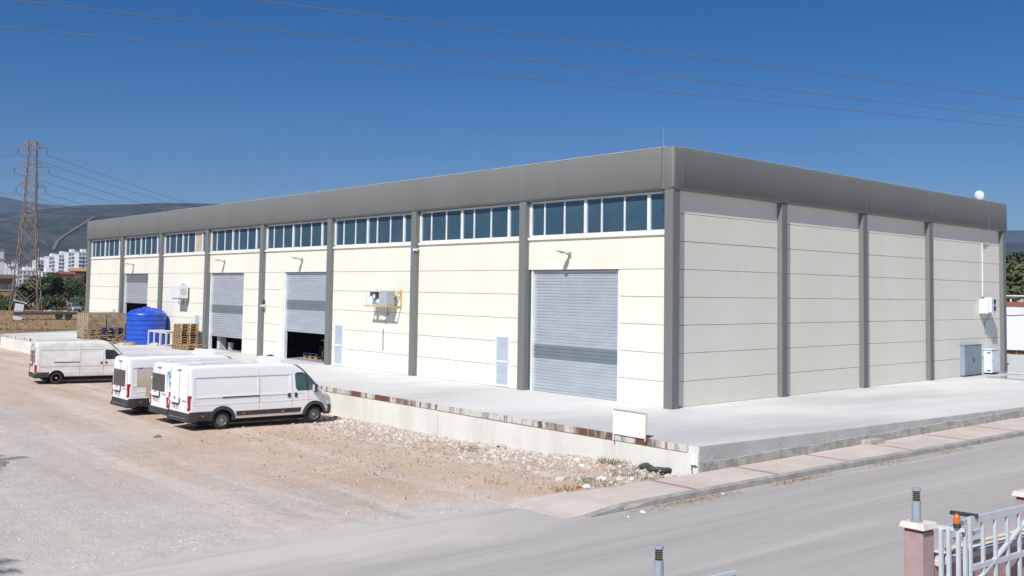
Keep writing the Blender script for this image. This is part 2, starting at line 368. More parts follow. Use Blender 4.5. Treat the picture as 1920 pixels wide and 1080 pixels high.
def road():
    b = MB(); ys = [-70+i*1.5 for i in range(0, 28)] + [-28+i*.2 for i in range(0, 102)] + [-7.5+i*2. for i in range(0, 60)]
    rows = []
    for y in ys:
        xl = kerb_x(y)+.02 if y > -10.6 else 5.65+.5*noise.noise((y*.3, 0, 0))+.3*noise.noise((y*.9, 4, 0))+.15*noise.noise((y*2.3, 9, 0))
        if -11.6 < y <= -10.6: xl = lerp(5.75, 7.0, (y+11.6))
        rows.append([lerp(xl, 15.3, k/10) for k in range(11)])
    v = [(x, y, gz(x, y)+.012 if x > 7.3 else gz(x, y)+.02) for y, r in zip(ys, rows) for x in r]
    f = [(j*11+i, j*11+i+1, (j+1)*11+i+1, (j+1)*11+i) for j in range(len(ys)-1) for i in range(10)]
    b.v = v; b.f = f; tag(b.build('road', ROAD, smooth=60), kind='structure')
road()
def pavement():
    root = bpy.data.objects.new('pavement', None); col.objects.link(root); tag(root, kind='structure')
    edge = [-10.95]; y = -7.33
    stripes = []
    while y < 42: stripes.append(y); y += 2.95
    def xi(y): return 6.22 - .025*(y+5.6) if y > -5.6 else 6.22-.1*sm(-5.6, -11, y)*0 - .5*sm(-8.5, -11, y)
    def slab(y0, y1, m_, name, lift=0.):
        b = MB(); n = max(2, int((y1-y0)/.4)); n = min(n, 12); vs = []
        for k in range(n+1):
            yy = lerp(y0, y1, k/n); drop = 1-sm(-11.2, -9.4, yy)
            z = lerp(walk_z(yy), gz(6.9, yy)+.03, drop)+lift
            for x, zz in ((xi(yy)+.01, z), (kerb_x(yy)-.13, z-.01*drop)): vs.append((x, yy, zz))
            vs.append((kerb_x(yy)-.13, yy, z-.3)); vs.append((xi(yy)+.01, yy, z-.3))
        fs = [(k*4+i, k*4+(i+1) % 4, k*4+4+(i+1) % 4, k*4+4+i) for k in range(n) for i in range(4)]+[(0, 1, 2, 3), (n*4+3, n*4+2, n*4+1, n*4)]
        b.add(vs, fs); return b.build(name, m_, root)
    slab(-11.1, stripes[0]-.01, PAVE, 'paving_slab')
    for a, b in zip(stripes, stripes[1:]): slab(a+.16, b-.005, PAVE, 'paving_slab', random.uniform(-.006, .006))
    for i, a in enumerate(stripes): slab(a, a+.155, REDS, 'red_strip', -.004)
    y = -10.6
    while y < 42:
        ln = .95; b = MB(); y0, y1 = y, y+ln-.012
        def K(yy, dx, z): return (kerb_x(yy)+dx, yy, z)
        z0, z1 = walk_z(y0), walk_z(y1)
        if y < -9.6: z0 = lerp(gz(7.6, y0)+.03, walk_z(y0), .15)
        j = random.uniform(-.008, .008)
        vs = [K(y0, -.125+j, z0), K(y0, -.02+j, z0), K(y0, .0+j, z0-.03), K(y0, .015+j, z0-.35), K(y0, -.125+j, z0-.35), K(y1, -.125+j, z1), K(y1, -.02+j, z1), K(y1, 0+j, z1-.03), K(y1, .015+j, z1-.35), K(y1, -.125+j, z1-.35)]
        b.add(vs, [(0, 1, 2, 3, 4), (9, 8, 7, 6, 5)]+[(i, (i+1) % 5, 5+(i+1) % 5, 5+i) for i in range(5)])
        b.build('kerbstone', KERB, root); y += ln
pavement()

# ------------------------------------------------------------ loading dock
DZ = 1.0; SK = -.12                                   # dock level, skew of the end facade
DF, DL = -5.6, -61.3
def dock_rx(y): return 6.2-.025*(y+5.6)
dock = thing('loading_dock', 'long raised concrete loading dock with rusty steel edge around the warehouse', 'loading dock', (0, 0, 0))
b = MB()
top = [(DL, DF), (dock_rx(DF), DF), (dock_rx(45), 45), (-70, 45), (-66.2, 1.8)]
b.prism(top, lambda p: (p[0], p[1], -.4), lambda p: (p[0], p[1], DZ)); b.build('slab', CONC, dock)
x = DL+.01                                            # white-washed retaining wall in cast bays
bays = [-61.29, -52, -43.4, -34.8, -26.1, -17.5, -13.1, -8.9, -4.9, -.6, 3.3, 6.19]
for a, c in zip(bays, bays[1:]):
    j = random.uniform(-.006, .006)
    MB().box(a+.005, c-.005, DF-.05+j, DF-.004, -.35, DZ-.165).build('wall_bay', DWALL, dock)
cuts = [DL+.05, -57, -53.5, -50, -45, -40, -34, -28, -22, -17, -13.2, -9.6, -6.4, -3.2, 0, 1.9, 3.6, 4.5, 5.85]
for a, c in zip(cuts, cuts[1:]):
    MB().box(a, c-.008, DF-.075, DF-.003, DZ-.16, DZ+.006).build('edge_angle', RUST, dock)
MB().box(5.86, 6.19, DF-.03, DF-.004, DZ-.164, DZ-.001).build('corner_patch', DWALL, dock)
b = MB(); n = 140                                      # rough footing under the slab edge at the end
for i in range(n):
    y0, y1 = lerp(-5.63, 14, i/n), lerp(-5.63, 14, (i+1)/n)
    FT = lambda y: .62+.018*(y+5.6)+.03*noise.noise((y*.6, 0, 0))+.02*noise.noise((y*2.9, 2, 0)); t0, t1 = FT(y0), FT(y1); p0, p1 = .02+.008*noise.noise((y0*2, 5, 0)), .02+.008*noise.noise((y1*2, 5, 0))
    b.add([(dock_rx(y0)+p0, y0, .1), (dock_rx(y1)+p1, y1, .1), (dock_rx(y1)+p1, y1, t1), (dock_rx(y0)+p0, y0, t0), (dock_rx(y0)-.02, y0, t0+.03), (dock_rx(y1)-.02, y1, t1+.03)], [(0, 1, 2, 3), (3, 2, 5, 4)])
b.build('footing', FOOT, dock)
b = MB()
for y0, y1 in ((-5.62, 2), (2.01, 9.5), (9.51, 18)):
    b.add([(dock_rx(y0)+.004, y0, .2), (dock_rx(y1)+.004, y1, .2), (dock_rx(y1)+.004, y1, DZ+.002), (dock_rx(y0)+.004, y0, DZ+.002), (dock_rx(y0)-.1, y0, DZ+.002), (dock_rx(y1)-.1, y1, DZ+.002)], [(0, 1, 2, 3), (3, 2, 5, 4)])
b.build('slab_edge', DSIDE, dock)

# ------------------------------------------------------------ warehouse
B = thing('warehouse', 'cream precast warehouse with grey columns, grey parapet and high window strip', 'warehouse', (0, 0, DZ))
LB, C0, CW, HC, HP = 7.5, .237, .377, 7.06, 8.446
WP = .20                                              # wall recess behind the column face
RY = [0, 6.608, 12.799, 18.969, 27.468]               # end facade column starts
def cxk(k): return -C0-k*LB
XE = cxk(8)-CW/2-.02
E_ = Vector((SK, 1, 0)).normalized(); N_ = Vector((E_.y, -E_.x, 0)); EL = math.sqrt(1+SK*SK)
RM = Matrix(((E_.x, N_.x, 0, 0), (E_.y, N_.y, 0, 0), (0, 0, 1, 0), (0, 0, 0, 1)))   # local: along wall, outward, up
JZ = [.83+.915*k for k in range(7)]
# columns
MB().prism([(0, 0), (-CW, 0), (-CW, .45), (-.45+SK*CW, .45), (-.42+SK*CW, CW), (SK*CW, CW)], lambda p: (p[0], p[1], -.01), lambda p: (p[0], p[1], HC)).build('column', GREY, B, bevel=.012)
for k in range(1, 9):
    xc = cxk(k); MB().box(xc-CW/2, xc+CW/2, 0, .5, -.01, HC).build('column', GREY, B, bevel=.012)
for y in RY[1:]:
    MB().box(y*EL, y*EL+CW, -.5, 0, -.01, HC, RM).build('column', GREY, B, bevel=.012)
# parapet panels, profile outward/up
PP = [(.12, 7.05), (.02, 7.06), (-.055, 7.15), (-.055, 8.37), (-.03, 8.43), (.02, HP), (.12, HP-.01)]
xs = [-.42]+[cxk(k) for k in range(1, 8)]+[XE-.02]
for a, c in zip(xs, xs[1:]):
    MB().prism(PP, lambda p: (c+.008, p[0], p[1]), lambda p: (a-.008, p[0], p[1])).build('parapet_panel', GREY, B, smooth=50)
    MB().box(c-.012, c+.012, -.05, .1, 7.1, HP-.02).build('joint_seal', SEAL, B)
ys = [.42]+[y+CW/2 for y in RY[1:4]]+[RY[4]+CW+.06]
for a, c in zip(ys, ys[1:]):
    MB().prism(PP, lambda p: RM @ Vector((a*EL+.008, -p[0], p[1])), lambda p: RM @ Vector((c*EL-.008, -p[0], p[1]))).build('parapet_panel', GREY, B, smooth=50)
    MB().box(c*EL-.012, c*EL+.012, -.1, .05, 7.1, HP-.02, RM).build('joint_seal', SEAL, B)
MB().box(.405*EL, .425*EL, -.1, .052, 7.1, HP-.02, RM).build('joint_seal', SEAL, B)
MB().box(-.426, -.408, -.052, .1, 7.1, HP-.02).build('joint_seal', SEAL, B)
# rounded corner piece
arc = [(-.405, None)]
def corner_ring(off, z):
    pts = [(-.40, -off)]
    cxr, cyr, rr = -.10, .10, .10
    for i in range(9):
        t = -math.pi/2 + i*math.pi/16; pts.append((cxr+off+.0+rr*math.cos(t) - (0), cyr-off+rr*math.sin(t)))
    q = RM @ Vector((.40*EL, off, 0)); pts.append((q.x, q.y)); pts.append((q.x-.3, q.y)); pts.append((-.40, .3))
    return [(x, y, z) for x, y in pts]
b = MB(); rings = [corner_ring(.0, 7.06), corner_ring(.058, 7.15), corner_ring(.058, 8.38), corner_ring(.03, 8.45), corner_ring(-.02, 8.462)]
n = len(rings[0])
for i, r_ in enumerate(rings): b.v += r_
b.f = [(i*n+k, i*n+(k+1) % n, (i+1)*n+(k+1) % n, (i+1)*n+k) for i in range(len(rings)-1) for k in range(n)]+[tuple(range(n)), tuple((len(rings)-1)*n+k for k in range(n))]
b.build('parapet_corner', GREY, B, smooth=40)
# light metal capping
MB().box(XE, -.3, -.035, .25, HP+.002, HP+.022).build('capping', CAP, B)
MB().box(.35, ys[-1]*EL, -.25, .035, HP+.002, HP+.022, RM).build('capping', CAP, B)
# roof, back, far end and floor
yb = RY[4]+CW; xb = SK*yb
MB().prism([(XE+.1, .1), (-.35, .1), (xb-.35, yb-.1), (XE-3.2, yb-.1)], lambda p: (p[0], p[1], 7.75), lambda p: (p[0], p[1], 8.0)).build('roof', INTW, B)
MB().prism([(XE-3.3, yb-.28), (xb-.1, yb-.28), (xb-.1, yb-.02), (XE-3.3, yb-.02)], lambda p: (p[0], p[1], 0), lambda p: (p[0], p[1], HP)).build('back_wall', WALL, B)
MB().prism([(XE+.02, .3), (XE+.3, .3), (XE-3.0, yb-.1), (XE-3.28, yb-.1)], lambda p: (p[0], p[1], 0), lambda p: (p[0], p[1], HP)).build('far_end_wall', WALL, B)
MB().prism([(XE+.3, .5), (-.6, .5), (xb-.6, yb-.4), (XE-2.6, yb-.4)], lambda p: (p[0], p[1], .004), lambda p: (p[0], p[1], .012)).build('floor', FLOORI, B)
MB().prism([(XE+.1, 13), (-2.4, 13), (-2.4, 13.2), (XE+.1, 13.2)], lambda p: (p[0], p[1], .012), lambda p: (p[0], p[1], 7.7)).build('inner_partition', INTW, B)
# wall panels: end facade
for a, c in zip([CW]+[y+CW for y in RY[1:4]], RY[1:]):
    zs = [0]+JZ+[HC+.02]
    for z0, z1 in zip(zs, zs[1:]):
        j = random.uniform(-.004, .004)
        MB().box(a*EL-.02, c*EL+.02, -WP-.16, -WP+j, z0+.008, z1-.008, RM).build('wall_panel', WALL, B, bevel=.006)
MB().box(.3, yb-.2, -WP-.2, -WP-.05, 0, HC+.3, RM).build('joint_backing', GREY, B)
# front facade
DOORS = {0: (-7.42, -2.70, 0.), 3: (-27.78, -22.96, 1.42), 4: (-37.50, -32.80, .78), 6: (-52.55, -47.86, 2.46)}
DH = 4.47
zs = [0]+JZ[:5]+[5.60]
for k in range(8):
    xr = cxk(k)-CW/2+.02 if k else -CW+.02; xl = cxk(k+1)+CW/2-.02
    segs = [(xl, xr, 0, 5.6)]
    for i, (z0, z1) in enumerate(zip(zs, zs[1:])):
        spans = [(xl, xr)]
        if k in DOORS and z0 < DH-.05:
            d0, d1, _ = DOORS[k]; spans = [s_ for s_ in ((xl, d0-.04), (d1+.04, xr)) if s_[1]-s_[0] > .12]
        for a, c in spans:
            j = random.uniform(-.004, .004)
            MB().box(a, c, WP+j, WP+.16, z0+.008, z1-.008 if i < 5 else z1-.002).build('wall_panel', WALL, B, bevel=.006)
    # backing so that joints read dark, not see-through
    if k in DOORS:
        d0, d1, _ = DOORS[k]
        for a, c, z0, z1 in ((xl, d0-.05, 0, 5.6), (d1+.05, xr, 0, 5.6), (d0-.05, d1+.05, DH+.02, 5.6)):
            if c-a > .1: MB().box(a, c, WP+.09, WP+.2, z0, z1).build('joint_backing', GREY, B)
    else: MB().box(xl, xr, WP+.09, WP+.2, 0, 5.6).build('joint_backing', GREY, B)
    # window strip
    wn = bpy.data.objects.new('window_strip', None); col.objects.link(wn); wn.parent = B
    MB().box(xl-.0, xr+.0, WP-.07, WP+.17, 5.602, 5.70).build('sill', CAPST if False else WALL, wn, bevel=.008)
    z0, z1 = 5.70, 7.045
    MB().box(xl, xr, WP+.02, WP+.1, z0+.002, z0+.085).build('frame_rail', WHITEF, wn)
    MB().box(xl, xr, WP+.02, WP+.1, z1-.07, z1).build('frame_rail', WHITEF, wn)
    W = xr-xl; pat = [.66, 1.02, 1.02, .70, 1.04, 1.04, .74]; s_ = sum(pat); x = xl; gaps = [.16, .07, .07, .14, .07, .07, .14, .10]
    tot = sum(gaps); sc_ = (W-tot)/s_
    for i in range(8):
        MB().box(x, x+gaps[i], WP+(.005 if i in (0, 3, 6, 7) else .03), WP+.09, z0+.087, z1-.072).build('mullion', WHITEF, wn)
        x += gaps[i]
        if i < 7:
            pw = pat[i]*sc_
            g_ = MB().add([(x, WP+.06, z0+.08), (x+pw, WP+.06+random.uniform(-.014, .014), z0+.08), (x+pw, WP+.06+random.uniform(-.014, .014), z1-.068), (x, WP+.06, z1-.068)], [(0, 1, 2, 3)])
            g_.build('pane', MATS['decal_beige'] if (k == 5 and i == 5) else GLASS, wn); x += pw
    MB().box(xl, xr, WP+.16, WP+.3, 5.6, 7.7).build('window_backing', DARK, B)
# roller doors
for k, (d0, d1, zb) in DOORS.items():
    rd = bpy.data.objects.new('roller_door', None); col.objects.link(rd); rd.parent = B
    pitch = .112; yd = WP+.16; prof = []
    z = DH+.02
    band = {0: (1.22, 1.72), 3: (2.55, 3.06), 4: (2.15, 2.62), 6: (3.86, 4.32)}[k]
    for name, m_, lo, hi in (('curtain', SHUT, band[1], DH+.02), ('dark_band', SHUT2, band[0], band[1]), ('curtain', SHUT, zb+.1, band[0])):
        nsl = max(1, round((hi-lo)/pitch)); ph = (hi-lo)/nsl; prof = []
        for i in range(nsl):
            zz = lo+i*ph
            for t, o in ((0, .0), (.07, .0), (.16, -.014), (.5, -.024), (.84, -.014), (.93, 0)): prof.append((yd+o, zz+t*ph))
        prof.append((yd, hi)); b = MB(); n = len(prof)
        b.v = [(xx, y, z) for xx in (d0+.06, d1-.06) for y, z in prof]; b.f = [(i, i+1, n+i+1, n+i) for i in range(n-1)]
        b.build(name, m_, rd, smooth=25)
    MB().box(d0+.06, d1-.06, yd-.03, yd+.02, zb+.01, zb+.1).build('bottom_rail', SHUT, rd, bevel=.006)
    for a, c in ((d0-.03, d0+.075), (d1-.075, d1+.03)):
        MB().box(a, c, WP+.05, yd+.06, 0, DH+.01).build('guide_rail', WHITEF, rd)
    MB().box(d0-.03, d1+.03, WP+.12, WP+.5, DH+.015, DH+.06).build('lintel', GREY, rd)
    if k == 3: MB().box(d0-.24, d0-.035, WP-.012, WP+.2, 0, DH+.02).build('jamb', WALL, rd)
# louvred vent doors in the wall
def vent_door(x0, x1, z0, z1):
    v = bpy.data.objects.new('vent_door', None); col.objects.link(v); v.parent = B
    y0 = WP-.045
    b = MB(); b.box(x0, x0+.08, y0, WP, z0, z1); b.box(x1-.08, x1, y0, WP, z0, z1); b.box(x0+.08, x1-.08, y0, WP, z0, z0+.08); b.box(x0+.08, x1-.08, y0, WP, z1-.08, z1); zm = lerp(z0, z1, .49); b.box(x0+.08, x1-.08, y0, WP, zm-.04, zm+.04)
    b.build('frame', WHITEF, v)
    for a, c in ((z0+.08, zm-.04), (zm+.04, z1-.08)):
        if c-a < .1: continue
        b = MB(); n = max(3, int((c-a)/.045)); h = (c-a)/n
        for i in range(n): b.add([(x0+.08, WP-.012, a+i*h), (x1-.08, WP-.012, a+i*h), (x1-.08, WP-.034, a+(i+.9)*h), (x0+.08, WP-.034, a+(i+.9)*h), (x0+.08, WP-.012, a+(i+1)*h), (x1-.08, WP-.012, a+(i+1)*h)], [(0, 1, 2, 3), (3, 2, 5, 4)])
        b.build('louvre', LOUV, v)
    MB().box(x1-.05, x1-.03, y0-.02, y0, zm-.05, zm+.05).build('handle', GALV, v)
for x0, x1, z0, z1 in ((-9.5, -8.62, .02, 1.97), (-22.28, -21.40, .02, 1.98), (-39.55, -38.75, .02, 1.98), (-54.65, -53.87, 1.2, 2.0)): vent_door(x0, x1, z0, z1)
# small fixings on the building
MB().tube([(-.43, -.07, HP), (-.43, -.07, 7.2), (-.42, -.0, 7.05), (-.40, -.02, 6.4), (-.46, .18, 6.2)], .012, 5).build('cable', DARK, B)
MB().cyl((-.42, -.03, HP), (-.42, -.03, HP+.68), .012, .008, 6).build('lightning_rod', GALV, B)
for x, z in ((-.40, 2.95), (cxk(2)-.22, 2.62), (cxk(4)+.22, 2.9)):
    MB().box(x-.05, x+.05, WP-.1, WP, z-.09, z+.09).build('junction_box', DARK, B)
MB().box(-17.86, -17.80, WP-.03, WP, .95, 1.9).build('downpipe_stub', GALV, B)
# camera brackets
for x, z in ((-15.05, 5.45), (cxk(4)+.35, 2.75)):
    b = MB(); b.cyl((x, WP, z), (x+.02, WP-.14, z-.02), .03, n=8); b.box(x-.05, x+.07, WP-.3, WP-.12, z-.09, z+.01); b.build('security_camera', CABW, B)

# ------------------------------------------------------------ wall lamps
def lamp(x, z, label):
    t = thing('wall_lamp', label, 'lamp', (x, WP, DZ+z), 0, 'street lamp heads mounted over the roller doors')
    MB().box(-.07, .07, -.04, 0, -.1, .1).build('wall_plate', GALV, t)
    MB().tube([(0, -.03, 0), (0, -.12, .03), (0, -.2, .05)], .03, 8).build('arm', GALV, t)
    b = MB(); prof = [(.0, -.18, .05, .05), (.02, -.26, .09, .07), (.03, -.4, .12, .085), (.05, -.58, .11, .07), (.06, -.68, .05, .04)]
    n = 10; vs = []
    for _, y, wx, hz in prof:
        for k in range(n):
            a = 2*math.pi*k/n; vs.append((wx*math.cos(a), y, .07 + (-y-.2)*.18 + hz*math.sin(a)*(1 if math.sin(a) > 0 else .5)))
    fs = [(i*n+k, i*n+(k+1) % n, (i+1)*n+(k+1) % n, (i+1)*n+k) for i in range(4) for k in range(n)]+[tuple(range(n)), tuple(4*n+k for k in range(n))]
    b.add(vs, fs); h = b.build('lamp_head', CABW, t, smooth=50)
    MB().box(-.075, .075, -.58, -.34, .045, .06).build('lens', CLEAR, h)
lamp(-5.2, 5.02, 'white lamp on short arm above the fully closed roller door')
lamp(-25.8, 5.1, 'white lamp on short arm above the half open roller door with motorcycle inside')
lamp(-35.4, 5.12, 'white lamp on short arm above the roller door beside the pallet stack')
lamp(-50.6, 5.06, 'white lamp on short arm above the roller door behind the blue tank')

# ------------------------------------------------------------ vans
def van(spec, name, label, group=None, paint=WHITE):
    L, WH = spec['L'], spec['W']/2; T = spec['top']; fa, ra, wr = spec['front_axle'], spec['rear_axle'], spec['wr']; zb = spec.get('zb', .36)
    t = thing(name, label, 'car' if spec.get('car') else 'van', (0, 0, 0), 0, group)
    planW = spec['plan']; zt0, zt1, tum = spec['tumble']
    recs = spec.get('recess', [])
    def yside(x, z, rec=True):
        wv = WH*sinterp(x, planW)
        if z > zt0: wv -= tum*((z-zt0)/(zt1-zt0))**1.35
        if z < .62: wv -= .05*((.62-z)/.3)**2
        if rec:
            for x0, x1, z0, z1, dpt in recs:
                e = .022; q = sm(x0, x0+e, x)*(1-sm(x1-e, x1, x))*sm(z0, z0+e, z)*(1-sm(z1-e, z1, z)); wv -= dpt*q
        return max(wv, .05)
    def roof(x): return sinterp(x, T)
    xs_ = [0, .012, .03, .06, .1]
    while xs_[-1] < L-.16: xs_.append(xs_[-1]+.055)
    xs_ += [L-.1, L-.06, L-.03, L-.01, L]; NS = 44; rings = []
    for x in xs_:
        tz = roof(x); rr = min(.17 if tz > 1.8 else .10, (tz-zb)*.3); zs_ = tz-rr; endf = sinterp(x, spec['ends'])
        half = [(0, zb), (yside(x, zb+.06)*.88, zb)]
        for i in range(NS+1):
            z = lerp(zb+.04, zs_, i/NS); half.append((yside(x, z), z))
        y1 = yside(x, zs_, False); yr = y1
        for i in range(1, 7):
            a = i*math.pi/12; half.append((yr-rr*1.15*(1-math.cos(a)), zs_+rr*math.sin(a)))
        yl = half[-1][0]
        for f in (.66, .33, 0): half.append((yl*f, tz+.035*(1-f*f)*min(1, (tz-zb)/2)))
        zc = (zb+tz)/2
        half = [(y*endf, zc+(z-zc)*(1-(1-endf)*.6)) for y, z in half]
        ring = [(x, -y, z) for y, z in half] + [(x, y, z) for y, z in half[-2:0:-1]]
        rings.append(ring)
    n = len(rings[0]); b = MB()
    for r_ in rings: b.v += r_
    b.f = [(i*n+k, i*n+(k+1) % n, (i+1)*n+(k+1) % n, (i+1)*n+k) for i in range(len(rings)-1) for k in range(n)]
    b.f += [tuple(range(n)), tuple((len(rings)-1)*n+k for k in range(n))]
    me = b.mesh('body', paint); me.materials.append(WELL); body = obj('body', me, None, t)
    cutters = []
    for ax in (ra, fa):
        for s_ in (-1, 1):
            c = MB().cyl((ax, s_*(WH-.30), wr), (ax, s_*(WH+.3), wr), wr+.085, n=28)
            cm = c.mesh('cut'); cm.materials.append(paint); cm.materials.append(WELL); cm.polygons.foreach_set('material_index', [1]*len(cm.polygons)); cutters.append(obj('cut', cm))
    for c in cutters:
        md = body.modifiers.new('b', 'BOOLEAN'); md.object = c; md.operation = 'DIFFERENCE'; md.solver = 'EXACT'; md.material_mode = 'INDEX'
    dg = bpy.context.evaluated_depsgraph_get(); nm = bpy.data.meshes.new_from_object(body.evaluated_get(dg)); body.modifiers.clear(); body.data = nm
    nm.polygons.foreach_set('use_smooth', [True]*len(nm.polygons)); nm.set_sharp_from_angle(angle=R(32))
    for c in cutters: bpy.data.objects.remove(c)
    def span(poly, side, off=.006, nx=10, nz_=10):    # panel following the body side; poly in (x, z)
        zl, zh = min(p[1] for p in poly), max(p[1] for p in poly); vs = []; m_ = len(poly)
        for j in range(nz_+1):
            z = lerp(zl+1e-4, zh-1e-4, j/nz_); xs2 = []
            for i in range(m_):
                (xa, za), (xb_, zb_) = poly[i], poly[(i+1) % m_]
                if (za-z)*(zb_-z) <= 0 and abs(za-zb_) > 1e-6: xs2.append(xa+(xb_-xa)*(z-za)/(zb_-za))
            x0, x1 = min(xs2), max(xs2)
            for i in range(nx+1):
                x = lerp(x0, x1, i/nx); vs.append((x, side*(yside(x, z, False)*sinterp(x, spec['ends'])+off), z))
        fs = [(j*(nx+1)+i, j*(nx+1)+i+1, (j+1)*(nx+1)+i+1, (j+1)*(nx+1)+i) for j in range(nz_) for i in range(nx)]
        # skirt back to the body
        k = len(vs); bd = [i for i in range(nx+1)]+[j*(nx+1)+nx for j in range(1, nz_+1)]+[nz_*(nx+1)+i for i in range(nx-1, -1, -1)]+[j*(nx+1) for j in range(nz_-1, 0, -1)]
        vs += [(vs[i][0], vs[i][1]-side*(off+.03), vs[i][2]) for i in bd]
        fs += [(bd[i], bd[(i+1) % len(bd)], k+(i+1) % len(bd), k+i) for i in range(len(bd))]
        return MB().add(vs, fs)
    t['_'] = 0; del t['_']
    rect = lambda x0, x1, z0, z1: [(x0, z0), (x1, z0), (x1, z1), (x0, z1)]
    # wheels
    wheel = None
    for ax in (ra, fa):
        for s_ in (-1, 1):
            if wheel is None:
                wheel = thing('wheel', None, None); wheel.parent = t
                b = MB(); pr_ = [(wr*.60, -.1), (wr*.64, -.115), (wr*.9, -.112), (wr*.975, -.09), (wr, -.06), (wr, .06), (wr*.975, .09), (wr*.9, .112), (wr*.64, .115), (wr*.60, .1)]
                b.lathe(pr_, 32, Matrix.Rotation(R(90), 4, 'X')); b.build('tyre', TYRE, wheel, smooth=40)
                b = MB(); b.lathe([(wr*.63, .1), (wr*.60, .108), (wr*.56, .085), (wr*.50, .05), (wr*.40, .075), (wr*.30, .085), (wr*.2, .08), (wr*.18, .10), (.01, .105)], 28, Matrix.Rotation(R(90), 4, 'X'))
                b.build('rim', RIM, wheel, smooth=40)
                b = MB()
                for k in range(10):
                    a = 2*math.pi*k/10; c_ = Vector((math.cos(a)*wr*.445, 0, math.sin(a)*wr*.445)); b.cyl(c_+Vector((0, -.085, 0)), c_+Vector((0, -.055, 0)), wr*.06, n=6)
                for k in range(5):
                    a = 2*math.pi*(k+.5)/5; c_ = Vector((math.cos(a)*wr*.26, 0, math.sin(a)*wr*.26)); b.cyl(c_+Vector((0, -.1, 0)), c_+Vector((0, -.08, 0)), wr*.035, n=6)
                b.build('rim_holes', DARK, wheel); wo = wheel
            else: wo = copy_tree(wheel, t)
            wo.location = (ax, s_*(WH-.17), wr); wo.rotation_euler = (0, 0, 0 if s_ < 0 else math.pi)
    # underbody
    MB().box(.5, L-.6, -WH+.35, WH-.35, .2, zb+.1).build('underbody', WELL, t)
    for x in spec.get('seams', []):
        for s_ in (-1, 1): span(rect(x-.006, x+.006, spec.get('seam_z', (zb+.1, 2.2))[0], min(spec.get('seam_z', (zb+.1, 2.2))[1], roof(x)-.2)), s_, .003, 1, 14).build('gap_crease_line', SEAM_CREASE, t)
    for x0, x1, z in spec.get('lines', []):
        for s_ in (-1, 1): span(rect(x0, x1, z-.006, z+.006), s_, .002, 12, 1).build('gap_crease_line', SEAM_CREASE, t)  # thin grey strips paint the crease shade along the pressed panel edges
    # side glass
    for poly, gm in spec['glass']:
        for s_ in (-1, 1): span(poly, s_, .006).build('side_window', gm, t, smooth=60)
    for poly in spec.get('pillar', []):
        for s_ in (-1, 1): span(poly, s_, .012, 3, 8).build('window_pillar', TRIM, t)
    # claddings
    for poly in spec.get('clad', []):
        for s_ in (-1, 1): span(poly, s_, .016, 10, 4).build('side_cladding', TRIM, t, smooth=60)
    if spec.get('arch', True):
        for ax in (ra, fa):
            for s_ in (-1, 1):
                vs = []; nn = 20; r0, r1 = wr+.07, wr+spec.get('arch_w', .17)
                for i in range(nn+1):
                    a = math.pi*(-.05+1.10*i/nn)
                    for rr, of in ((r0, .0), (r0, .028), (r1, .028), (r1+.012, .0)):
                        x = ax+rr*math.cos(a); z = max(wr+rr*math.sin(a), zb-.02); x = min(max(x, .02), L-.02)
                        vs.append((x, s_*(yside(x, max(z, zb+.02), False)*sinterp(x, spec['ends'])+of), z))
                MB().add(vs, [(i*4+k, i*4+k+1, (i+1)*4+k+1, (i+1)*4+k) for i in range(nn) for k in range(3)]).build('arch_trim', TRIM, t, smooth=60)
    # front: windscreen, bumper, lights
    (xa, za), (xb_, zb_) = spec['screen']; vs = []
    for j in range(9):
        x = lerp(xa, xb_, j/8); z = roof(x)
        wv = yside(x, z-.12, False)-.09
        for i in range(9): vs.append((x+.02+.0*i, lerp(-wv, wv, i/8), z+.02+.035*(1-(2*i/8-1)**2)*.6))
    MB().add(vs, [(j*9+i, j*9+i+1, (j+1)*9+i+1, (j+1)*9+i) for j in range(8) for i in range(8)]).build('windscreen', VGLASS, t, smooth=60)
    xf = L
    b = MB(); vs = []; nn = 12
    for i in range(nn+1):
        y = lerp(-1, 1, i/nn); x = xf+.03-.22*abs(y)**3.2-.10*abs(y)**12
        for dx, z in ((-.22, zb-.03), (.0, zb-.02), (.025, zb+.2), (.0, zb+.36), (-.22, zb+.37)): vs.append((x+dx, y*(WH*.965+.0), z))
    b.add(vs, [(i*5+k, i*5+k+1, (i+1)*5+k+1, (i+1)*5+k) for i in range(nn) for k in range(4)]); b.build('front_bumper', TRIM, t, smooth=60)
    for s_ in (-1, 1):
        span([(L-.62, 1.02), (L-.2, .86), (L-.16, 1.0), (L-.5, 1.24)] if not spec.get('car') else [(L-.4, .72), (L-.08, .66), (L-.08, .8), (L-.4, .88)], s_, .01, 6, 6).build('headlight', CLEAR, t, smooth=60)
    # mirrors
    mx, mz = spec['mirror']
    for s_ in (-1, 1):
        mo = thing('mirror', None, None); mo.parent = t; mo.location = (mx, s_*(yside(mx, mz, False)+.02), mz)
        MB().box(-.03, .10, min(0, s_*.24), max(0, s_*.24), -.17, .17).build('housing', TRIM, mo, bevel=.04)
        MB().box(-.036, -.031, min(s_*.03, s_*.21), max(s_*.03, s_*.21), -.13, .13).build('mirror_glass', CLEAR, mo)
        MB().box(-.02, .05, min(-s_*.15, s_*.02), max(-s_*.15, s_*.02), -.05, .05).build('mirror_arm', TRIM, mo)
    for x, z, dz, dx in spec.get('handles', []):
        for s_ in (-1, 1): span(rect(x-dx, x+dx, z-dz, z+dz), s_, .028, 3, 4).build('door_handle', TRIM, t, smooth=60)
    for x0, x1, z in spec.get('rail', []):
        for s_ in (-1, 1): span(rect(x0, x1, z-.022, z+.022), s_, .014, 6, 2).build('door_rail', TRIM, t)
    # rear end
    x0 = -.008
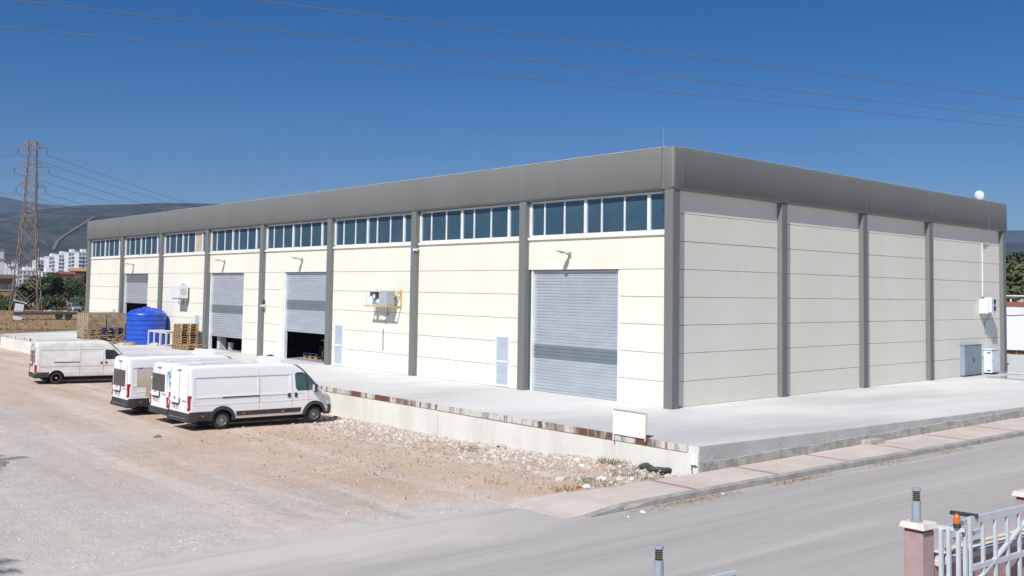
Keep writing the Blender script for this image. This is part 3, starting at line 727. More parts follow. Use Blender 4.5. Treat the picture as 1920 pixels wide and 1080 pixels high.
    def rear(y0, y1, z0, z1, name, m_, d=.014, bev=0): return MB().box(x0-d, x0+.02, y0, y1, z0, z1).build(name, m_, t, bevel=bev)
    zr1 = roof(.02)
    if spec.get('bumper', 'step') == 'step':
        b = MB(); b.prism([(-.07, zb-.04), (.35, zb-.04), (.35, zb+.34), (0.0, zb+.34), (-.012, zb+.12), (-.07, zb+.10)], lambda p: (p[0], -WH-.012, p[1]), lambda p: (p[0], WH+.012, p[1])); b.build('rear_bumper', TRIM, t, bevel=.03)
        MB().box(-.072, 0., -WH*.8, WH*.8, zb+.10, zb+.112).build('bumper_step', MATS['ac_panel_grey'] if False else GALV, t)
    else:
        MB().box(-.06, .3, -WH-.012, WH+.012, zb-.05, zb+.22).build('rear_bumper', TRIM, t, bevel=.05)
    hw = WH*.86
    rear(-.006, .006, zb+.36, zr1-.22, 'door_gap', SEAM_CREASE, .004)
    for s_ in (-1, 1):
        lz = spec['tail']; yy = s_*WH*.925
        tl = MB().box(x0-.03, x0+.16, min(yy-.065, yy+.075*1), max(yy-.065, yy+.075), lz[0], lz[1]).build('tail_light', RED, t, bevel=.03)
        MB().box(x0-.037, x0-.02, yy-.04, yy+.035, lerp(lz[0], lz[1], .2), lerp(lz[0], lz[1], .48)).build('reversing_lamp', CLEAR, tl)
        rear(s_*hw-.005, s_*hw+.005, zb+.36, zr1-.25, 'door_gap', SEAM_CREASE, .004)
        if spec.get('rear_glass') == 'wide' and s_ > 0: rear(-hw+.28, hw-.08, spec['rgz'][0], spec['rgz'][1], 'rear_window', VTINT, .012, .004)
        if spec.get('rear_glass') == 'both':
            rear(min(s_*.06, s_*(hw-.1)), max(s_*.06, s_*(hw-.1)), spec['rgz'][0], spec['rgz'][1], 'rear_window', VTINT, .012, .004)
        for z in (zb+.75, zr1-.6): rear(s_*hw-.03, s_*hw+.03, z-.05, z+.05, 'door_hinge', paint, .03)
    pz = spec['plate']
    p_ = rear(.06, .60, pz, pz+.12, 'number_plate', PLATE, .022)
    for i in range(7):
        yy = .11+i*.065
        if i in (2,): continue
        MB().box(x0-.0245, x0-.022, yy, yy+.035, pz+.025, pz+.095).build('plate_character', PLINK, p_)
    rear(.0, .66, pz+.13, pz+.20, 'plate_light_bar', TRIM, .04, .01)
    rear(-.10, -.05, pz+.18, pz+.40, 'rear_handle', TRIM, .035, .01)
    b = MB()                                            # double chevron badge
    for dz in (0, .05): b.prism([(.36, 0), (.43, .055), (.50, 0), (.50, .03), (.43, .085), (.36, .03)], lambda p: (x0-.018, p[0], pz+.33+dz+p[1]), lambda p: (x0, p[0], pz+.33+dz+p[1]))
    b.build('badge', GALV, t)
    b = MB()
    for i in range(8): b.box(x0-.008, x0, -.32-i*.05-.035, -.32-i*.05, pz+.30, pz+.345)
    b.build('model_lettering', GALV, t)
    if not spec.get('car'): rear(-.16, .16, zr1-.15, zr1-.11, 'brake_light', RED, .03)
    for x, z in spec.get('markers', []):
        for s_ in (-1, 1): span(rect(x-.06, x+.06, z-.028, z+.028), s_, .024, 2, 2).build('side_marker', AMBER, t)
    for poly, m_, nm_, sd_ in spec.get('decals', []):
        for s_ in sd_: span(poly, s_, .005, 12, 12).build(nm_, m_, t, smooth=60)
    if spec.get('unit'):
        ux = spec['unit']; zt = roof(ux)+.03
        u_ = MB().prism([(-.42, -.34), (.46, -.34), (.46, .34), (-.42, .34)], lambda p: (ux+p[0], p[1], zt-.02), lambda p: (ux+p[0]*.82, p[1]*.84, zt+.2)).build('roof_unit', PAPERW, t, bevel=.03)
        MB().lathe([(.15, zt+.2), (.14, zt+.235), (.05, zt+.26), (.01, zt+.262)], 16, Matrix.Translation((ux+.05, 0, 0))).build('fan_cover', DARK, u_, smooth=40)
        MB().box(ux-.44, ux+.48, -.36, .36, zt-.05, zt-.012).build('unit_base', SEAM_CREASE, u_)
    return t
MAXI = dict(L=6.36, W=2.05, rear_axle=1.36, front_axle=5.40, wr=.355, zb=.37, tumble=(1.15, 2.5, .155),
    top=[(0, 2.40), (.05, 2.46), (.3, 2.50), (2, 2.52), (4.1, 2.50), (4.5, 2.43), (4.85, 2.22), (5.25, 1.83), (5.65, 1.42), (5.9, 1.24), (6.15, 1.10), (6.28, .96), (6.36, .74)],
    plan=[(0, .985), (.15, 1.), (4.9, 1.), (5.6, .985), (6.0, .93), (6.25, .80), (6.36, .66)], ends=[(0, .965), (.012, .978), (.03, .988), (.06, .996), (.1, 1.), (6.2, 1.), (6.36, .98)],
    recess=[(.22, 2.88, 1.30, 2.02, .016), (2.92, 4.28, 1.30, 2.02, .016), (.22, 4.28, .98, 1.22, .012)],
    seams=[2.90, 4.36, 5.12-.02], seam_z=(.62, 2.2), lines=[(.22, 4.28, 2.02), (.22, 4.95, 1.24), (.2, 5.3, .97)],
    glass=[([(4.52, 1.50), (4.60, 1.36), (5.52, 1.36), (5.50, 1.52), (5.18, 1.86), (4.95, 2.06), (4.84, 2.10), (4.56, 2.10), (4.49, 2.06)], VGLASS)],
    pillar=[[(5.02, 1.36), (5.10, 1.36), (5.00, 2.02), (4.93, 2.08)]],
    clad=[[(.02, .38), (1.0, .38), (1.0, .73), (.02, .73)], [(1.95, .50), (4.72, .50), (4.78, .68), (1.93, .68)]],
    screen=((4.62, 2.36), (5.68, 1.38)), mirror=(5.30, 1.46), handles=[(4.22, 1.20, .085, .055), (4.52, 1.20, .085, .055)], rail=[(1.35, 2.90, 1.245)],
    tail=(.78, 1.36), plate=.80, markers=[(.55, .56), (2.25, .58), (3.95, .58)], unit=3.78, arch_w=.20)
V1 = van(MAXI, 'cargo_van', 'long white panel van with windowless rear doors and white roof unit')
rz = R(90.5); VS = .84
def put(o, p, wheel_local, rz_):
    o.rotation_euler = (0, 0, rz_); o.scale = (VS, VS, VS); q = Matrix.Rotation(rz_, 3, 'Z') @ Vector((*wheel_local, 0))*VS; o.location = (p.x-q.x, p.y-q.y, gz(p.x, p.y)+.01)
put(V1, onz(415, 806, .0), (1.36, -.97), rz)
S3 = dict(MAXI); S3.update(rear_glass='wide', rgz=(1.22, 1.92), decals=[([(.75, .80), (4.3, .80), (4.3, 1.20), (.75, 1.20)], DECAL, 'brown_print', (-1, 1)), ([(.35, 1.24), (4.3, 1.24), (4.3, 1.98), (.35, 1.98)], DECAL, 'beige_print', (-1, 1)), ([(2.9, 2.10), (4.6, 2.06), (4.75, 2.20), (2.9, 2.26)], DECAL3, 'dark_print', (-1, 1)), ([(.45, 1.98), (.62, 1.98), (.62, 2.04), (.45, 2.04)], BLUETAG, 'blue_print', (-1,))])
V3 = van(S3, 'cargo_van', 'white van with beige printed side panels and one dark rear window')
put(V3, onz(239, 765, .29), (0, -1.0), rz)
TRAN = dict(L=5.65, W=1.98, rear_axle=1.12, front_axle=4.87, wr=.345, zb=.40, tumble=(1.1, 2.35, .17),
    top=[(0, 2.26), (.05, 2.33), (.3, 2.38), (2, 2.40), (3.55, 2.38), (3.9, 2.30), (4.2, 2.06), (4.55, 1.68), (4.78, 1.40), (5.0, 1.28), (5.35, 1.14), (5.55, .98), (5.65, .74)],
    plan=[(0, .97), (.15, 1.), (4.3, 1.), (5.0, .985), (5.35, .93), (5.55, .82), (5.65, .7)], ends=[(0, .965), (.012, .978), (.03, .988), (.06, .996), (.1, 1.), (5.5, 1.), (5.65, .98)],
    recess=[(.30, 2.30, 1.22, 1.90, .014), (2.38, 3.55, 1.22, 1.90, .014), (.25, 4.3, .66, .98, .01)], seams=[2.34, 3.62, 4.48], seam_z=(.5, 2.1), lines=[(.25, 3.6, 2.08), (.28, 3.56, 1.90), (.2, 4.7, .98), (1.6, 4.3, .62)],
    glass=[([(3.72, 1.34), (4.66, 1.34), (4.62, 1.44), (4.20, 1.88), (3.76, 1.90), (3.70, 1.84)], VTINT)], pillar=[[(4.20, 1.34), (4.27, 1.34), (4.16, 1.9), (4.10, 1.9)]],
    clad=[[(.02, .42), (.72, .42), (.72, .68), (.02, .68)]], screen=((4.0, 2.2), (4.80, 1.38)), mirror=(4.46, 1.42), handles=[(3.50, 1.16, .06, .045), (3.76, 1.16, .06, .045)], rail=[(.95, 2.32, 1.22)],
    tail=(.68, 1.10), plate=.86, markers=[], rear_glass='both', rgz=(1.24, 1.86), bumper='plain', arch=False)
V4 = van(TRAN, 'cargo_van', 'dusty white van with black side rail standing alone far along the dock', paint=WHITED)
put(V4, onz(105, 720, .0), (1.12, -.95), rz-R(7))
S2 = dict(TRAN); S2.update(rgz=(1.28, 1.98), rear_glass='wide', decals=[([(.04, 1.5), (.8, 1.5), (.8, 2.2), (.04, 2.15)], DECAL2, 'blue_print', (-1, 1)), ([(.04, .72), (.8, .72), (.8, 1.3), (.04, 1.3)], DECAL4, 'red_print', (-1, 1))], top=[(x, z+(.08 if x < 3.9 else 0)) for x, z in TRAN['top']])
V2 = van(S2, 'cargo_van', 'white van with blue and red printed flank squeezed between two vans')
put(V2, onz(281, 771, .30), (0, .97), rz)

# ------------------------------------------------------------ goods on the dock
def pallet_mesh(name, m_):
    b = MB()
    for i in range(3): b.box(-.6, .6, -.4+i*.35, -.3+i*.35, 0, .022)
    for y in (-.35, 0, .35):
        for x in (-.53, 0, .53): b.box(x-.07, x+.07, y-.05, y+.05, .023, .1)
    for x in (-.53, 0, .53): b.box(x-.07, x+.07, -.4, .4, .101, .122)
    for y, hw in ((-.33, .07), (-.17, .045), (0, .07), (.17, .045), (.33, .07)): b.box(-.6, .6, y-hw, y+hw, .123, .145)
    return b.mesh(name, m_)
PM = pallet_mesh('pallet', WOOD); PMD = pallet_mesh('pallet_old', WOODD); PMB = pallet_mesh('pallet_blue', BLUEW)
ORD = ['first', 'second', 'third', 'fourth', 'fifth', 'sixth', 'seventh', 'eighth']
def pallet(x, y, z, rz_, label, group, me=PM, rx=0):
    o = obj('pallet', me, None, None, (x, y, z), (rx, 0, rz_)); return tag(o, label, 'pallet', group)
for k in range(8): pallet(-38.35+random.uniform(-.04, .04), -.85+random.uniform(-.04, .04), DZ+.147*k+.29, R(90)+random.uniform(-.04, .04), ORD[k]+' pallet from the bottom in the tall stack beside the white table', 'pallets in the tall stack')
for k in range(2):
    pallet(-38.1, -1.0, DZ+.147*k, R(90)+.03*k, 'wooden pallet in the low base rows under the tall stack', 'pallets in the low base rows')
    pallet(-36.85, -.95, DZ+.147*k, R(92)-.03*k, 'wooden pallet in the low base rows under the tall stack', 'pallets in the low base rows')
for k in range(5): pallet(-49.9+random.uniform(-.1, .1), -2.5+random.uniform(-.05, .05), DZ+.147*k, R(90)+random.uniform(-.1, .1), ORD[k]+' pallet from the bottom in the uneven stack before the board blocks', 'pallets before the board blocks', PM if k % 2 else PMD)
for k in range(3): pallet(-48.2, -1.9, DZ+.147*k, R(85)+.05*k, ['lowest', 'middle', 'topmost'][k]+' weathered pallet under the dark blue pallets', 'pallets under the blue ones', PMD)
for k in range(3): pallet(-48.2+random.uniform(-.05, .05), -1.9, DZ+.147*(k+3), R(86)+random.uniform(-.08, .08), ['lowest', 'middle', 'topmost'][k]+' dark blue pallet on the weathered pallets', 'dark blue pallets', PMB)
for k in range(3): pallet(-47.2+.1*k, -2.6-.1*k, DZ+.147*k, R(70)+.3*k, ['lowest', 'middle', 'topmost'][k]+' loose weathered pallet piled beside the blue tank', 'pallets beside the tank', PMD)
pallet(-45.0, -3.25, DZ, R(80), 'single flat pallet lying before the blue tank', None)
pallet(-46.0, -3.6, DZ, R(95), 'single flat weathered pallet next to the flat pallet', None, PMD)
# firewood offcuts heap
b = MB()
for i in range(90):
    a = random.random()*6.28; p = Vector((-46.9+random.gauss(0, .35), -2.2+random.gauss(0, .3), DZ+.04+abs(random.gauss(0, .22)))); d = Vector((math.cos(a), math.sin(a), random.uniform(-.3, .3)))*random.uniform(.12, .3); b.bar(p-d, p+d, .07, .05)
tag(b.build('wood_offcuts', WOODD), 'heap of loose wood offcuts between pallets and blue tank', 'wood heap', kind='stuff')
# wrapped blocks of boards
for i in range(2):
    for j in range(2):
        x0, y0 = -53.0+i*1.22, -2.75+j*1.28
        lab = [['block stack of brown pressed boards at the outer corner nearest the dock end', 'block stack of brown pressed boards against the wall side of the outer one'], ['block stack of brown pressed boards beside the uneven pallets', 'block stack of brown pressed boards nearest the roller door with dark gap']][i][j]
        t = thing('board_stack', lab, 'board stack', (x0, y0, DZ), random.uniform(-.02, .02), 'stacks of brown pressed boards')
        b = MB()
        for q in (.1, .6, 1.1): b.box(q-.05, q+.05, .02, 1.2, 0, .1)
        b.build('bearer', WOODD, t)
        z = .1
        for q in range(3):
            hh = [.58, .56, .54][q]; jx = random.uniform(-.02, .02)
            MB().box(.0+jx, 1.19+jx, .01, 1.22, z, z+hh-.006).build('board_block', BROWNB, t, bevel=.01); z += hh
        for q in (.4, .8): MB().box(q-.02, q+.02, -.002, 1.232, .1, z+.004).build('strap', STRAP, t)
# blue tank
tk = thing('water_tank', 'large ribbed blue plastic water tank on the dock', 'tank', (-44.2, -1.1, DZ)); tk.scale = (.88, .88, .95)
prof = [(1.30, 0), (1.36, .03)]
for k in range(6):
    z = .05+k*.31; prof += [(1.385, z), (1.385, z+.25), (1.345, z+.27), (1.345, z+.29)]
prof += [(1.385, 1.92), (1.37, 2.0), (1.30, 2.07)]
MB().lathe(prof, 48).build('shell', BLUE, tk, smooth=40)
dome = [(1.31, 2.06), (1.1, 2.17), (.8, 2.29), (.5, 2.36), (.3, 2.39), (.05, 2.395)]
dm = MB().lathe(dome, 48).build('dome', BLUE, tk, smooth=40)
for k in range(10):
    a = 2*math.pi*k/10; MB().bar((math.cos(a)*.45, math.sin(a)*.45, 2.375), (math.cos(a)*1.16, math.sin(a)*1.16, 2.165), .1, .07).build('rib', BLUE, dm)
MB().lathe([(.27, 2.36), (.27, 2.45), (.24, 2.47), (.05, 2.475)], 24).build('lid', BLUE, tk, smooth=40)
# steel table frame
tt = thing('metal_table', 'long white steel frame table between tank and pallet stack', 'table', (0, 0, DZ))
A_, C_ = onz(277, 645, DZ), onz(318, 652, DZ)
dirx = (C_-A_); dirx.z = 0; Ln = 4.4; dirx.normalize(); nrm = Vector((-dirx.y, dirx.x, 0))
if nrm.y < 0: nrm = -nrm
C_ = Vector((-39.3, -1.65, 0)); S0 = Vector((-42.5, -1.55, 0)); Ln = (C_-S0).length; dirx = (C_-S0).normalized(); nrm = Vector((-dirx.y, dirx.x, 0))
for j in range(2):
    for k in range(4):
        p = S0+dirx*(Ln*k/3)+nrm*(j*.78); MB().bar(p, p+Vector((0, 0, .86)), .06).build('leg', CABW, tt)
b = MB(); b.bar(S0+Vector((0, 0, .9)), C_+Vector((0, 0, .9)), .06, .08); b.bar(S0+nrm*.78+Vector((0, 0, .9)), C_+nrm*.78+Vector((0, 0, .9)), .06, .08); b.bar(C_+Vector((0, 0, .899)), C_+nrm*.78+Vector((0, 0, .899)), .06, .08); b.bar(S0+Vector((0, 0, .899)), S0+nrm*.78+Vector((0, 0, .899)), .06, .08); b.build('top_frame', CABW, tt)
b = MB(); q = [S0-nrm*.05-dirx*.05, C_-nrm*.05+dirx*.05, C_+nrm*.84+dirx*.05, S0+nrm*.84-dirx*.05]
b.prism(q, lambda p: (p.x, p.y, .942), lambda p: (p.x, p.y, .965)); b.build('table_top', MATS['pavement_concrete'], tt)
# rags and sacks in front of the tank
for i, (u, v, s_) in enumerate(((255, 645, 1.), (266, 646, .9), (245, 647, .7), (290, 648, .7))):
    p = onz(u, v, DZ); b = MB(); n = 10
    for j in range(5):
        for k in range(n):
            a = 2*math.pi*k/n; rr = (1, .95, .75, .45, .05)[j]*(1+.3*noise.noise((k*.7, j, i*3.)))*.55*s_; b.v.append((rr*1.3*math.cos(a), rr*.8*math.sin(a), (.0, .1, .2, .26, .28)[j]*s_*(1+.4*noise.noise((k, j*2., i)))))
    b.f = [(j*n+k, j*n+(k+1) % n, (j+1)*n+(k+1) % n, (j+1)*n+k) for j in range(4) for k in range(n)]+[tuple(range(n))]
    tag(b.build('sack', [BROWNB, STONE2, BROWNB, STONE2][i], smooth=60, loc=(p.x, p.y, DZ), rot=(0, 0, i)), ['crumpled brown sack before the blue tank, largest of the heap', 'crumpled pale sack beside the brown one before the tank', 'small crumpled brown sack at the tank foot', 'small pale sack under the white table'][i], 'sack')
# inside the half open doors
t = thing('motorcycle', 'black and green motorcycle just inside the half open roller door', 'motorcycle', (-24.8, 1.5, DZ+.012), R(-60))
for x in (-.68, .68):
    b = MB(); b.lathe([(.22, -.05), (.30, -.055), (.32, 0), (.30, .055), (.22, .05)], 20, Matrix.Translation((x, 0, .32)) @ Matrix.Rotation(R(90), 4, 'X')); b.build('wheel', TYRE, t, smooth=40)
    MB().lathe([(.20, -.03), (.21, 0), (.20, .03)], 16, Matrix.Translation((x, 0, .32)) @ Matrix.Rotation(R(90), 4, 'X')).build('rim', RIM, t)
b = MB(); b.bar((-.66, 0, .34), (0, 0, .5), .12, .1); b.bar((0, 0, .5), (.45, 0, .85), .12, .1); b.box(-.25, .22, -.12, .12, .25, .55); b.build('frame', DARK, t, bevel=.02)
b = MB(); b.prism([(-.05, .66), (.42, .72), (.46, .92), (.2, 1.0), (-.08, .86)], lambda p: (p[0], -.13, p[1]), lambda p: (p[0], .13, p[1])); b.build('fuel_tank', BIKEG, t, bevel=.04)
b = MB(); b.prism([(-.75, .86), (-.05, .78), (-.05, .86), (-.45, .92), (-.78, .98)], lambda p: (p[0], -.11, p[1]), lambda p: (p[0], .11, p[1])); b.build('seat', DARK, t, bevel=.03)
b = MB(); b.bar((.70, -.08, .32), (.48, -.08, .98), .05); b.bar((.70, .08, .32), (.48, .08, .98), .05); b.bar((.46, -.36, 1.05), (.46, .36, 1.05), .04); b.build('fork', RIM, t)
MB().lathe([(.02, -.05), (.11, -.02), (.12, .04), (.02, .06)], 14, Matrix.Translation((.6, 0, .92)) @ Matrix.Rotation(R(90), 4, 'Y')).build('headlight', CLEAR, t)
pallet(-26.7, 1.6, DZ+.012, R(5), 'plain pallet just inside the half open roller door', None)
pallet(-26.7, 1.6, DZ+.16, R(7), 'blue pallet on a plain one inside the half open roller door', None, PMB)
def crate(loc, sz, m_, label):
    t = thing('crate', label, 'crate', loc); x, y, z = sz; b = MB()
    for k in range(4):
        z0 = z*k/4+.01; z1 = z*(k+1)/4-.01
        b.box(-x, x, -y, -y+.02, z0, z1); b.box(-x, x, y-.02, y, z0, z1); b.box(-x, -x+.02, -y+.021, y-.021, z0, z1); b.box(x-.02, x, -y+.021, y-.021, z0, z1)
    b.build('slats', m_, t)
    b = MB()
    for sx in (-1, 1):
        for sy in (-1, 1): b.box(sx*(x-.04)-.018, sx*(x-.04)+.018, sy*(y-.04)-.018, sy*(y-.04)+.018, 0, z)
    b.box(-x+.02, x-.02, -y+.02, y-.02, .0, .02); b.build('corner_posts', m_, t)
crate((-27.2, 2.7, DZ+.012), (.5, .4, .62), LEAF[2], 'green slatted crate inside the half open roller door')
MB().box(-37.1, -36.7, .6, 1.0, .012, 7.6).build('inner_column', CAP, B)
MB().box(-22.3, -21.9, 2.2, 2.6, .012, 7.6).build('inner_column', CAP, B)
bk = thing('bucket', 'pale bucket standing inside the roller door beside the pallet stack', 'bucket', (-36.0, 1.0, DZ+.012))
MB().lathe([(.15, 0), (.19, .4), (.2, .42), (.17, .42), (.13, .03)], 18).build('pail', CAP, bk, smooth=40)
MB().tube([(-.19, 0, .4), (-.12, 0, .52), (0, 0, .57), (.12, 0, .52), (.19, 0, .4)], .008, 5).build('handle', DARK, bk)

# ------------------------------------------------------------ equipment on the walls
q = ony(711, 573, WP-.62); t = thing('cooling_unit', 'grey cooling unit on a yellow steel wall bracket with open left end', 'cooling unit', (q.x, WP, q.z))
b = MB()
for x in (-1.2, .85): b.bar((x, 0, -.03), (x, -.64, -.03), .055); b.bar((x, -.025, -.03), (x, -.025, .72), .05)
b.bar((-1.26, -.63, -.03), (.9, -.63, -.03), .05, .056); b.bar((.86, -.03, .66), (.3, -.64, .0), .045); b.bar((-1.26, -.03, -.03), (.9, -.03, -.031), .05, .056); b.bar((.62, -.03, .62), (.86, -.03, .62), .05)
b.build('bracket', YELL, t)
MB().box(.02, .62, -.62, -.2, .0, .66).build('condenser_case', ACG, t, bevel=.012)
MB().lathe([(.02, .0), (.04, .004), (.04, .012), (.02, .014)], 14, Matrix.Translation((.2, -.622, .42)) @ Matrix.Rotation(R(90), 4, 'X')).build('badge', WHITEF, t)
b = MB(); b.box(-1.15, 0, -.62, -.59, .0, .03)
for x in (-1.15, -.03): b.box(x, x+.03, -.62, -.59, .03, .62); b.box(x, x+.03, -.23, -.2, .0, .62)
b.box(-1.15, .0, -.62, -.2, .621, .66); b.build('open_frame', WHITEF, t)
MB().box(-1.12, -.03, -.44, -.42, .031, .62).build('back_plate', CABG, t)
for x, z, m_ in ((-.42, .46, DARK), (-.3, .18, CABW), (-.2, .46, DARK), (-.62, .4, CABW)): MB().lathe([(.02, 0), (.10, .01), (.10, .06), (.02, .08)], 14, Matrix.Translation((x, -.47, z)) @ Matrix.Rotation(R(90), 4, 'X')).build('fan', m_, t)
b = MB(); b.cyl((-.85, -.52, .03), (-.85, -.52, .2), .12, n=12); b.cyl((-.85, -.52, .2), (-.85, -.52, .42), .12, .02, n=12); b.build('compressor', CABW, t, smooth=40)
MB().tube([(-.1, -.15, .0), (-.12, -.1, -.3), (-.15, -.04, -.42), (-.35, -.03, -.43), (-.37, -.03, -.55), (-.37, -.03, -.85)], .02, 6).build('drain_pipe', HOSE, t)
q = ony(320, 559, WP-.75); t = thing('white_cabinet_unit', 'white box shaped evaporator unit hung on the wall above the pallet stack', 'cooling unit', (q.x, WP, q.z))
MB().box(0, 1.2, -.75, -.12, 0, .80).build('case', CABW, t, bevel=.03)
for x in (.25, .95): MB().bar((x, 0, -.03), (x, -.72, -.03), .05).build('bracket_arm', GALV, t); MB().bar((x, -.03, -.4), (x, -.03, .1), .05).build('bracket_post', GALV, t)
MB().lathe([(.05, 0), (.2, .0), (.2, .012), (.05, .02)], 18, Matrix.Translation((1.201, -.42, .42)) @ Matrix.Rotation(R(90), 4, 'Y')).build('fan_grille', CAP, t)
MB().tube([(.3, -.2, .80), (.5, -.25, .88), (.9, -.2, .81)], .025, 6).build('pipe', HOSE, t)
MB().tube([(.45, -.4, -.01), (.45, -.4, -.35), (.6, -.15, -.37)], .025, 6).build('drain_pipe', GALV, t)
# end wall: local frame on the end facade
def on_end(name, label, cat, y, z=0., out=-WP):
    t = thing(name, label, cat, RM @ Vector((y*EL, out, DZ+z)), math.atan2(E_.y, E_.x)); return t
t = on_end('electric_cabinet', 'blue grey steel double door cabinet against the end wall', 'cabinet', 22.6)
MB().box(0, 2.0, -.22, -.0, .05, 1.46).build('case', CABG, t, bevel=.008)
for a in (.04, 1.01):
    d_ = MB().box(a, a+.95, -.238, -.222, .09, 1.42).build('door', CABG, t, bevel=.004); MB().box(a+(.88 if a < 1 else .03), a+(.91 if a < 1 else .06), -.255, -.238, .68, .82).build('handle', DARK, d_)
MB().box(-.03, 2.03, -.25, .0, 1.461, 1.49).build('top', CABG, t)
MB().box(.02, 1.98, -.2, -.01, .0, .05).build('plinth', DARK, t)
t = on_end('meter_cabinet', 'narrow white meter cabinet with dark hinges beside the grey cabinet', 'cabinet', 25.3)
MB().box(0, .85, -.42, -.03, .08, 1.18).build('case', CABW, t, bevel=.008)
MB().box(-.04, .89, -.46, -.01, 1.181, 1.23).build('top', CABW, t, bevel=.008)
d_ = MB().box(.03, .82, -.438, -.422, .12, 1.14).build('door', CABW, t, bevel=.004); MB().box(.06, .09, -.455, -.438, .6, .68).build('handle', DARK, d_)
for z in (.16, 1.02): MB().box(-.012, .0, -.36, -.2, z, z+.05).build('hinge', DARK, t)
MB().box(.08, .16, -.38, -.06, 0, .08).build('foot', DARK, t); MB().box(.68, .76, -.38, -.06, 0, .08).build('foot', DARK, t)
t = on_end('air_conditioner', 'white air conditioner outdoor unit on the end wall', 'air conditioner', 25.05, 3.0)
MB().box(0, .66, -.55, -.20, .0, .72).build('case', CABW, t, bevel=.015)
for z in (.2, .52): MB().lathe([(.02, 0), (.12, 0), (.13, .015), (.02, .022)], 18, Matrix.Translation((.36, -.552, z)) @ Matrix.Rotation(R(90), 4, 'X')).build('fan_grille', DARK, t)
b = MB()
for x in (.1, .56): b.bar((x, 0, -.025), (x, -.58, -.025), .04); b.bar((x, -.02, -.03), (x, -.02, -.25), .04)
b.build('bracket', CABW, t); MB().box(-.2, -.16, -.45, -.02, -.05, .66).build('side_guard', CABW, t)
MB().tube([(.4, -.3, 0), (.38, -.2, -.3), (.25, -.08, -.5), (.3, -.1, -.8), (.45, -.08, -.7), (.42, -.05, -.5)], .02, 6).build('hose', HOSE, t)
t = on_end('conduit', 'thin white conduit running up the end wall to the roof dish', 'conduit', 25.3)
MB().tube([(0, -.03, 3.75), (0.02, -.03, 6.4)], .03, 6).build('pipe', CABW, t)
MB().tube([(0.02, -.03, 6.4), (.15, -.2, 6.85), (.2, -.29, 7.1), (.2, -.28, 8.4), (.15, -.1, 8.5)], .012, 6).build('cable', HOSE, t)
MB().box(.0, .5, -.06, -.0, 6.28, 6.33).build('clamp', GALV, t)
t = on_end('antenna_dish', 'white drum shaped antenna dish standing on the parapet', 'antenna', 25.0, HP+.02, -.15); t.scale = (.62, .62, .62)
b = MB(); b.lathe([(.05, -.2), (.25, -.17), (.34, -.05), (.36, .05), (.33, .06), (.05, .08)], 24, Matrix.Translation((0, 0, .42)) @ Matrix.Rotation(R(-110), 4, 'Y') @ Matrix.Rotation(R(0), 4, 'X')); b.build('dish', PAPERW, t, smooth=40)
b = MB(); b.lathe([(.03, -.1), (.17, -.08), (.2, .02), (.18, .1), (.05, .12)], 18, Matrix.Translation((.62, .1, .3)) @ Matrix.Rotation(R(70), 4, 'Y')); b.build('small_dish', PAPERW, t, smooth=40)
MB().cyl((.2, .05, 0), (.2, .05, .5), .03, n=8).build('mast', GALV, t)
MB().bar((.0, 0, .4), (.6, .1, .3), .05).build('boom', GALV, t)
# glass sheets on the paving
for i, (u, v) in enumerate(((1905, 701), (1893, 709))):
    p = onz(u, v, DZ); t = thing('glass_sheet', ['framed glass sheet lying flat by the end wall, the farther of two', 'framed glass sheet lying flat by the end wall, the nearer of two'][i], 'glass sheet', (p.x+.3, p.y, DZ), R(8-14*i))
    MB().box(-.9, .9, -.8, .8, .03, .05).build('sheet', GLASSP, t)
    b = MB(); b.box(-.95, .95, -.85, -.8, 0, .055); b.box(-.95, .95, .8, .85, 0, .055); b.box(-.95, -.9, -.8, .8, 0, .055); b.box(.9, .95, -.8, .8, 0, .055); b.build('frame', GALV, t)
# white sign board on the dock edge
p0, p1 = ony(1157, 820, DF-.1), ony(1152, 769, DF-.1)
t = thing('blank_sign_board', 'blank white board in a thin wooden frame standing on the dock edge', 'sign board', (3.36, DF-.13, DZ-.16), 0)
b = MB(); b.prism([(-.04, .17), (1.1, .16), (1.07, .79), (-.10, .80)], lambda p: (p[0], .0+.1*p[1], p[1]), lambda p: (p[0], .02+.1*p[1], p[1])); b.build('board', PAPERW, t)
MB().bar((-.12, .07, .805), (1.09, .07, .795), .03, .022).build('top_rail', WOODF, t)
for a, c, nm_ in (((-.03, -.012, 0), (-.115, .085, .82), 'side_rail'), ((1.12, .0, .1), (1.08, .085, .81), 'side_rail')): MB().bar(a, c, .035, .03).build(nm_, WOODF if a[0] > 1 else CAPST, t)
# meter box at the dock corner
t = thing('junction_box', 'small white junction box on the dock corner', 'junction box', (6.06, DF-.05, .66))
MB().box(-.07, .07, -.06, 0, -.1, .1).build('case', PAPERW, t, bevel=.01)
MB().tube([(-.03, -.03, -.1), (-.05, -.03, -.2), (-.03, -.02, -.34)], .012, 5).build('cable', DARK, t); MB().tube([(.04, -.03, -.1), (.05, -.03, -.13), (.12, -.02, -.12)], .01, 5).build('cable', DARK, t)

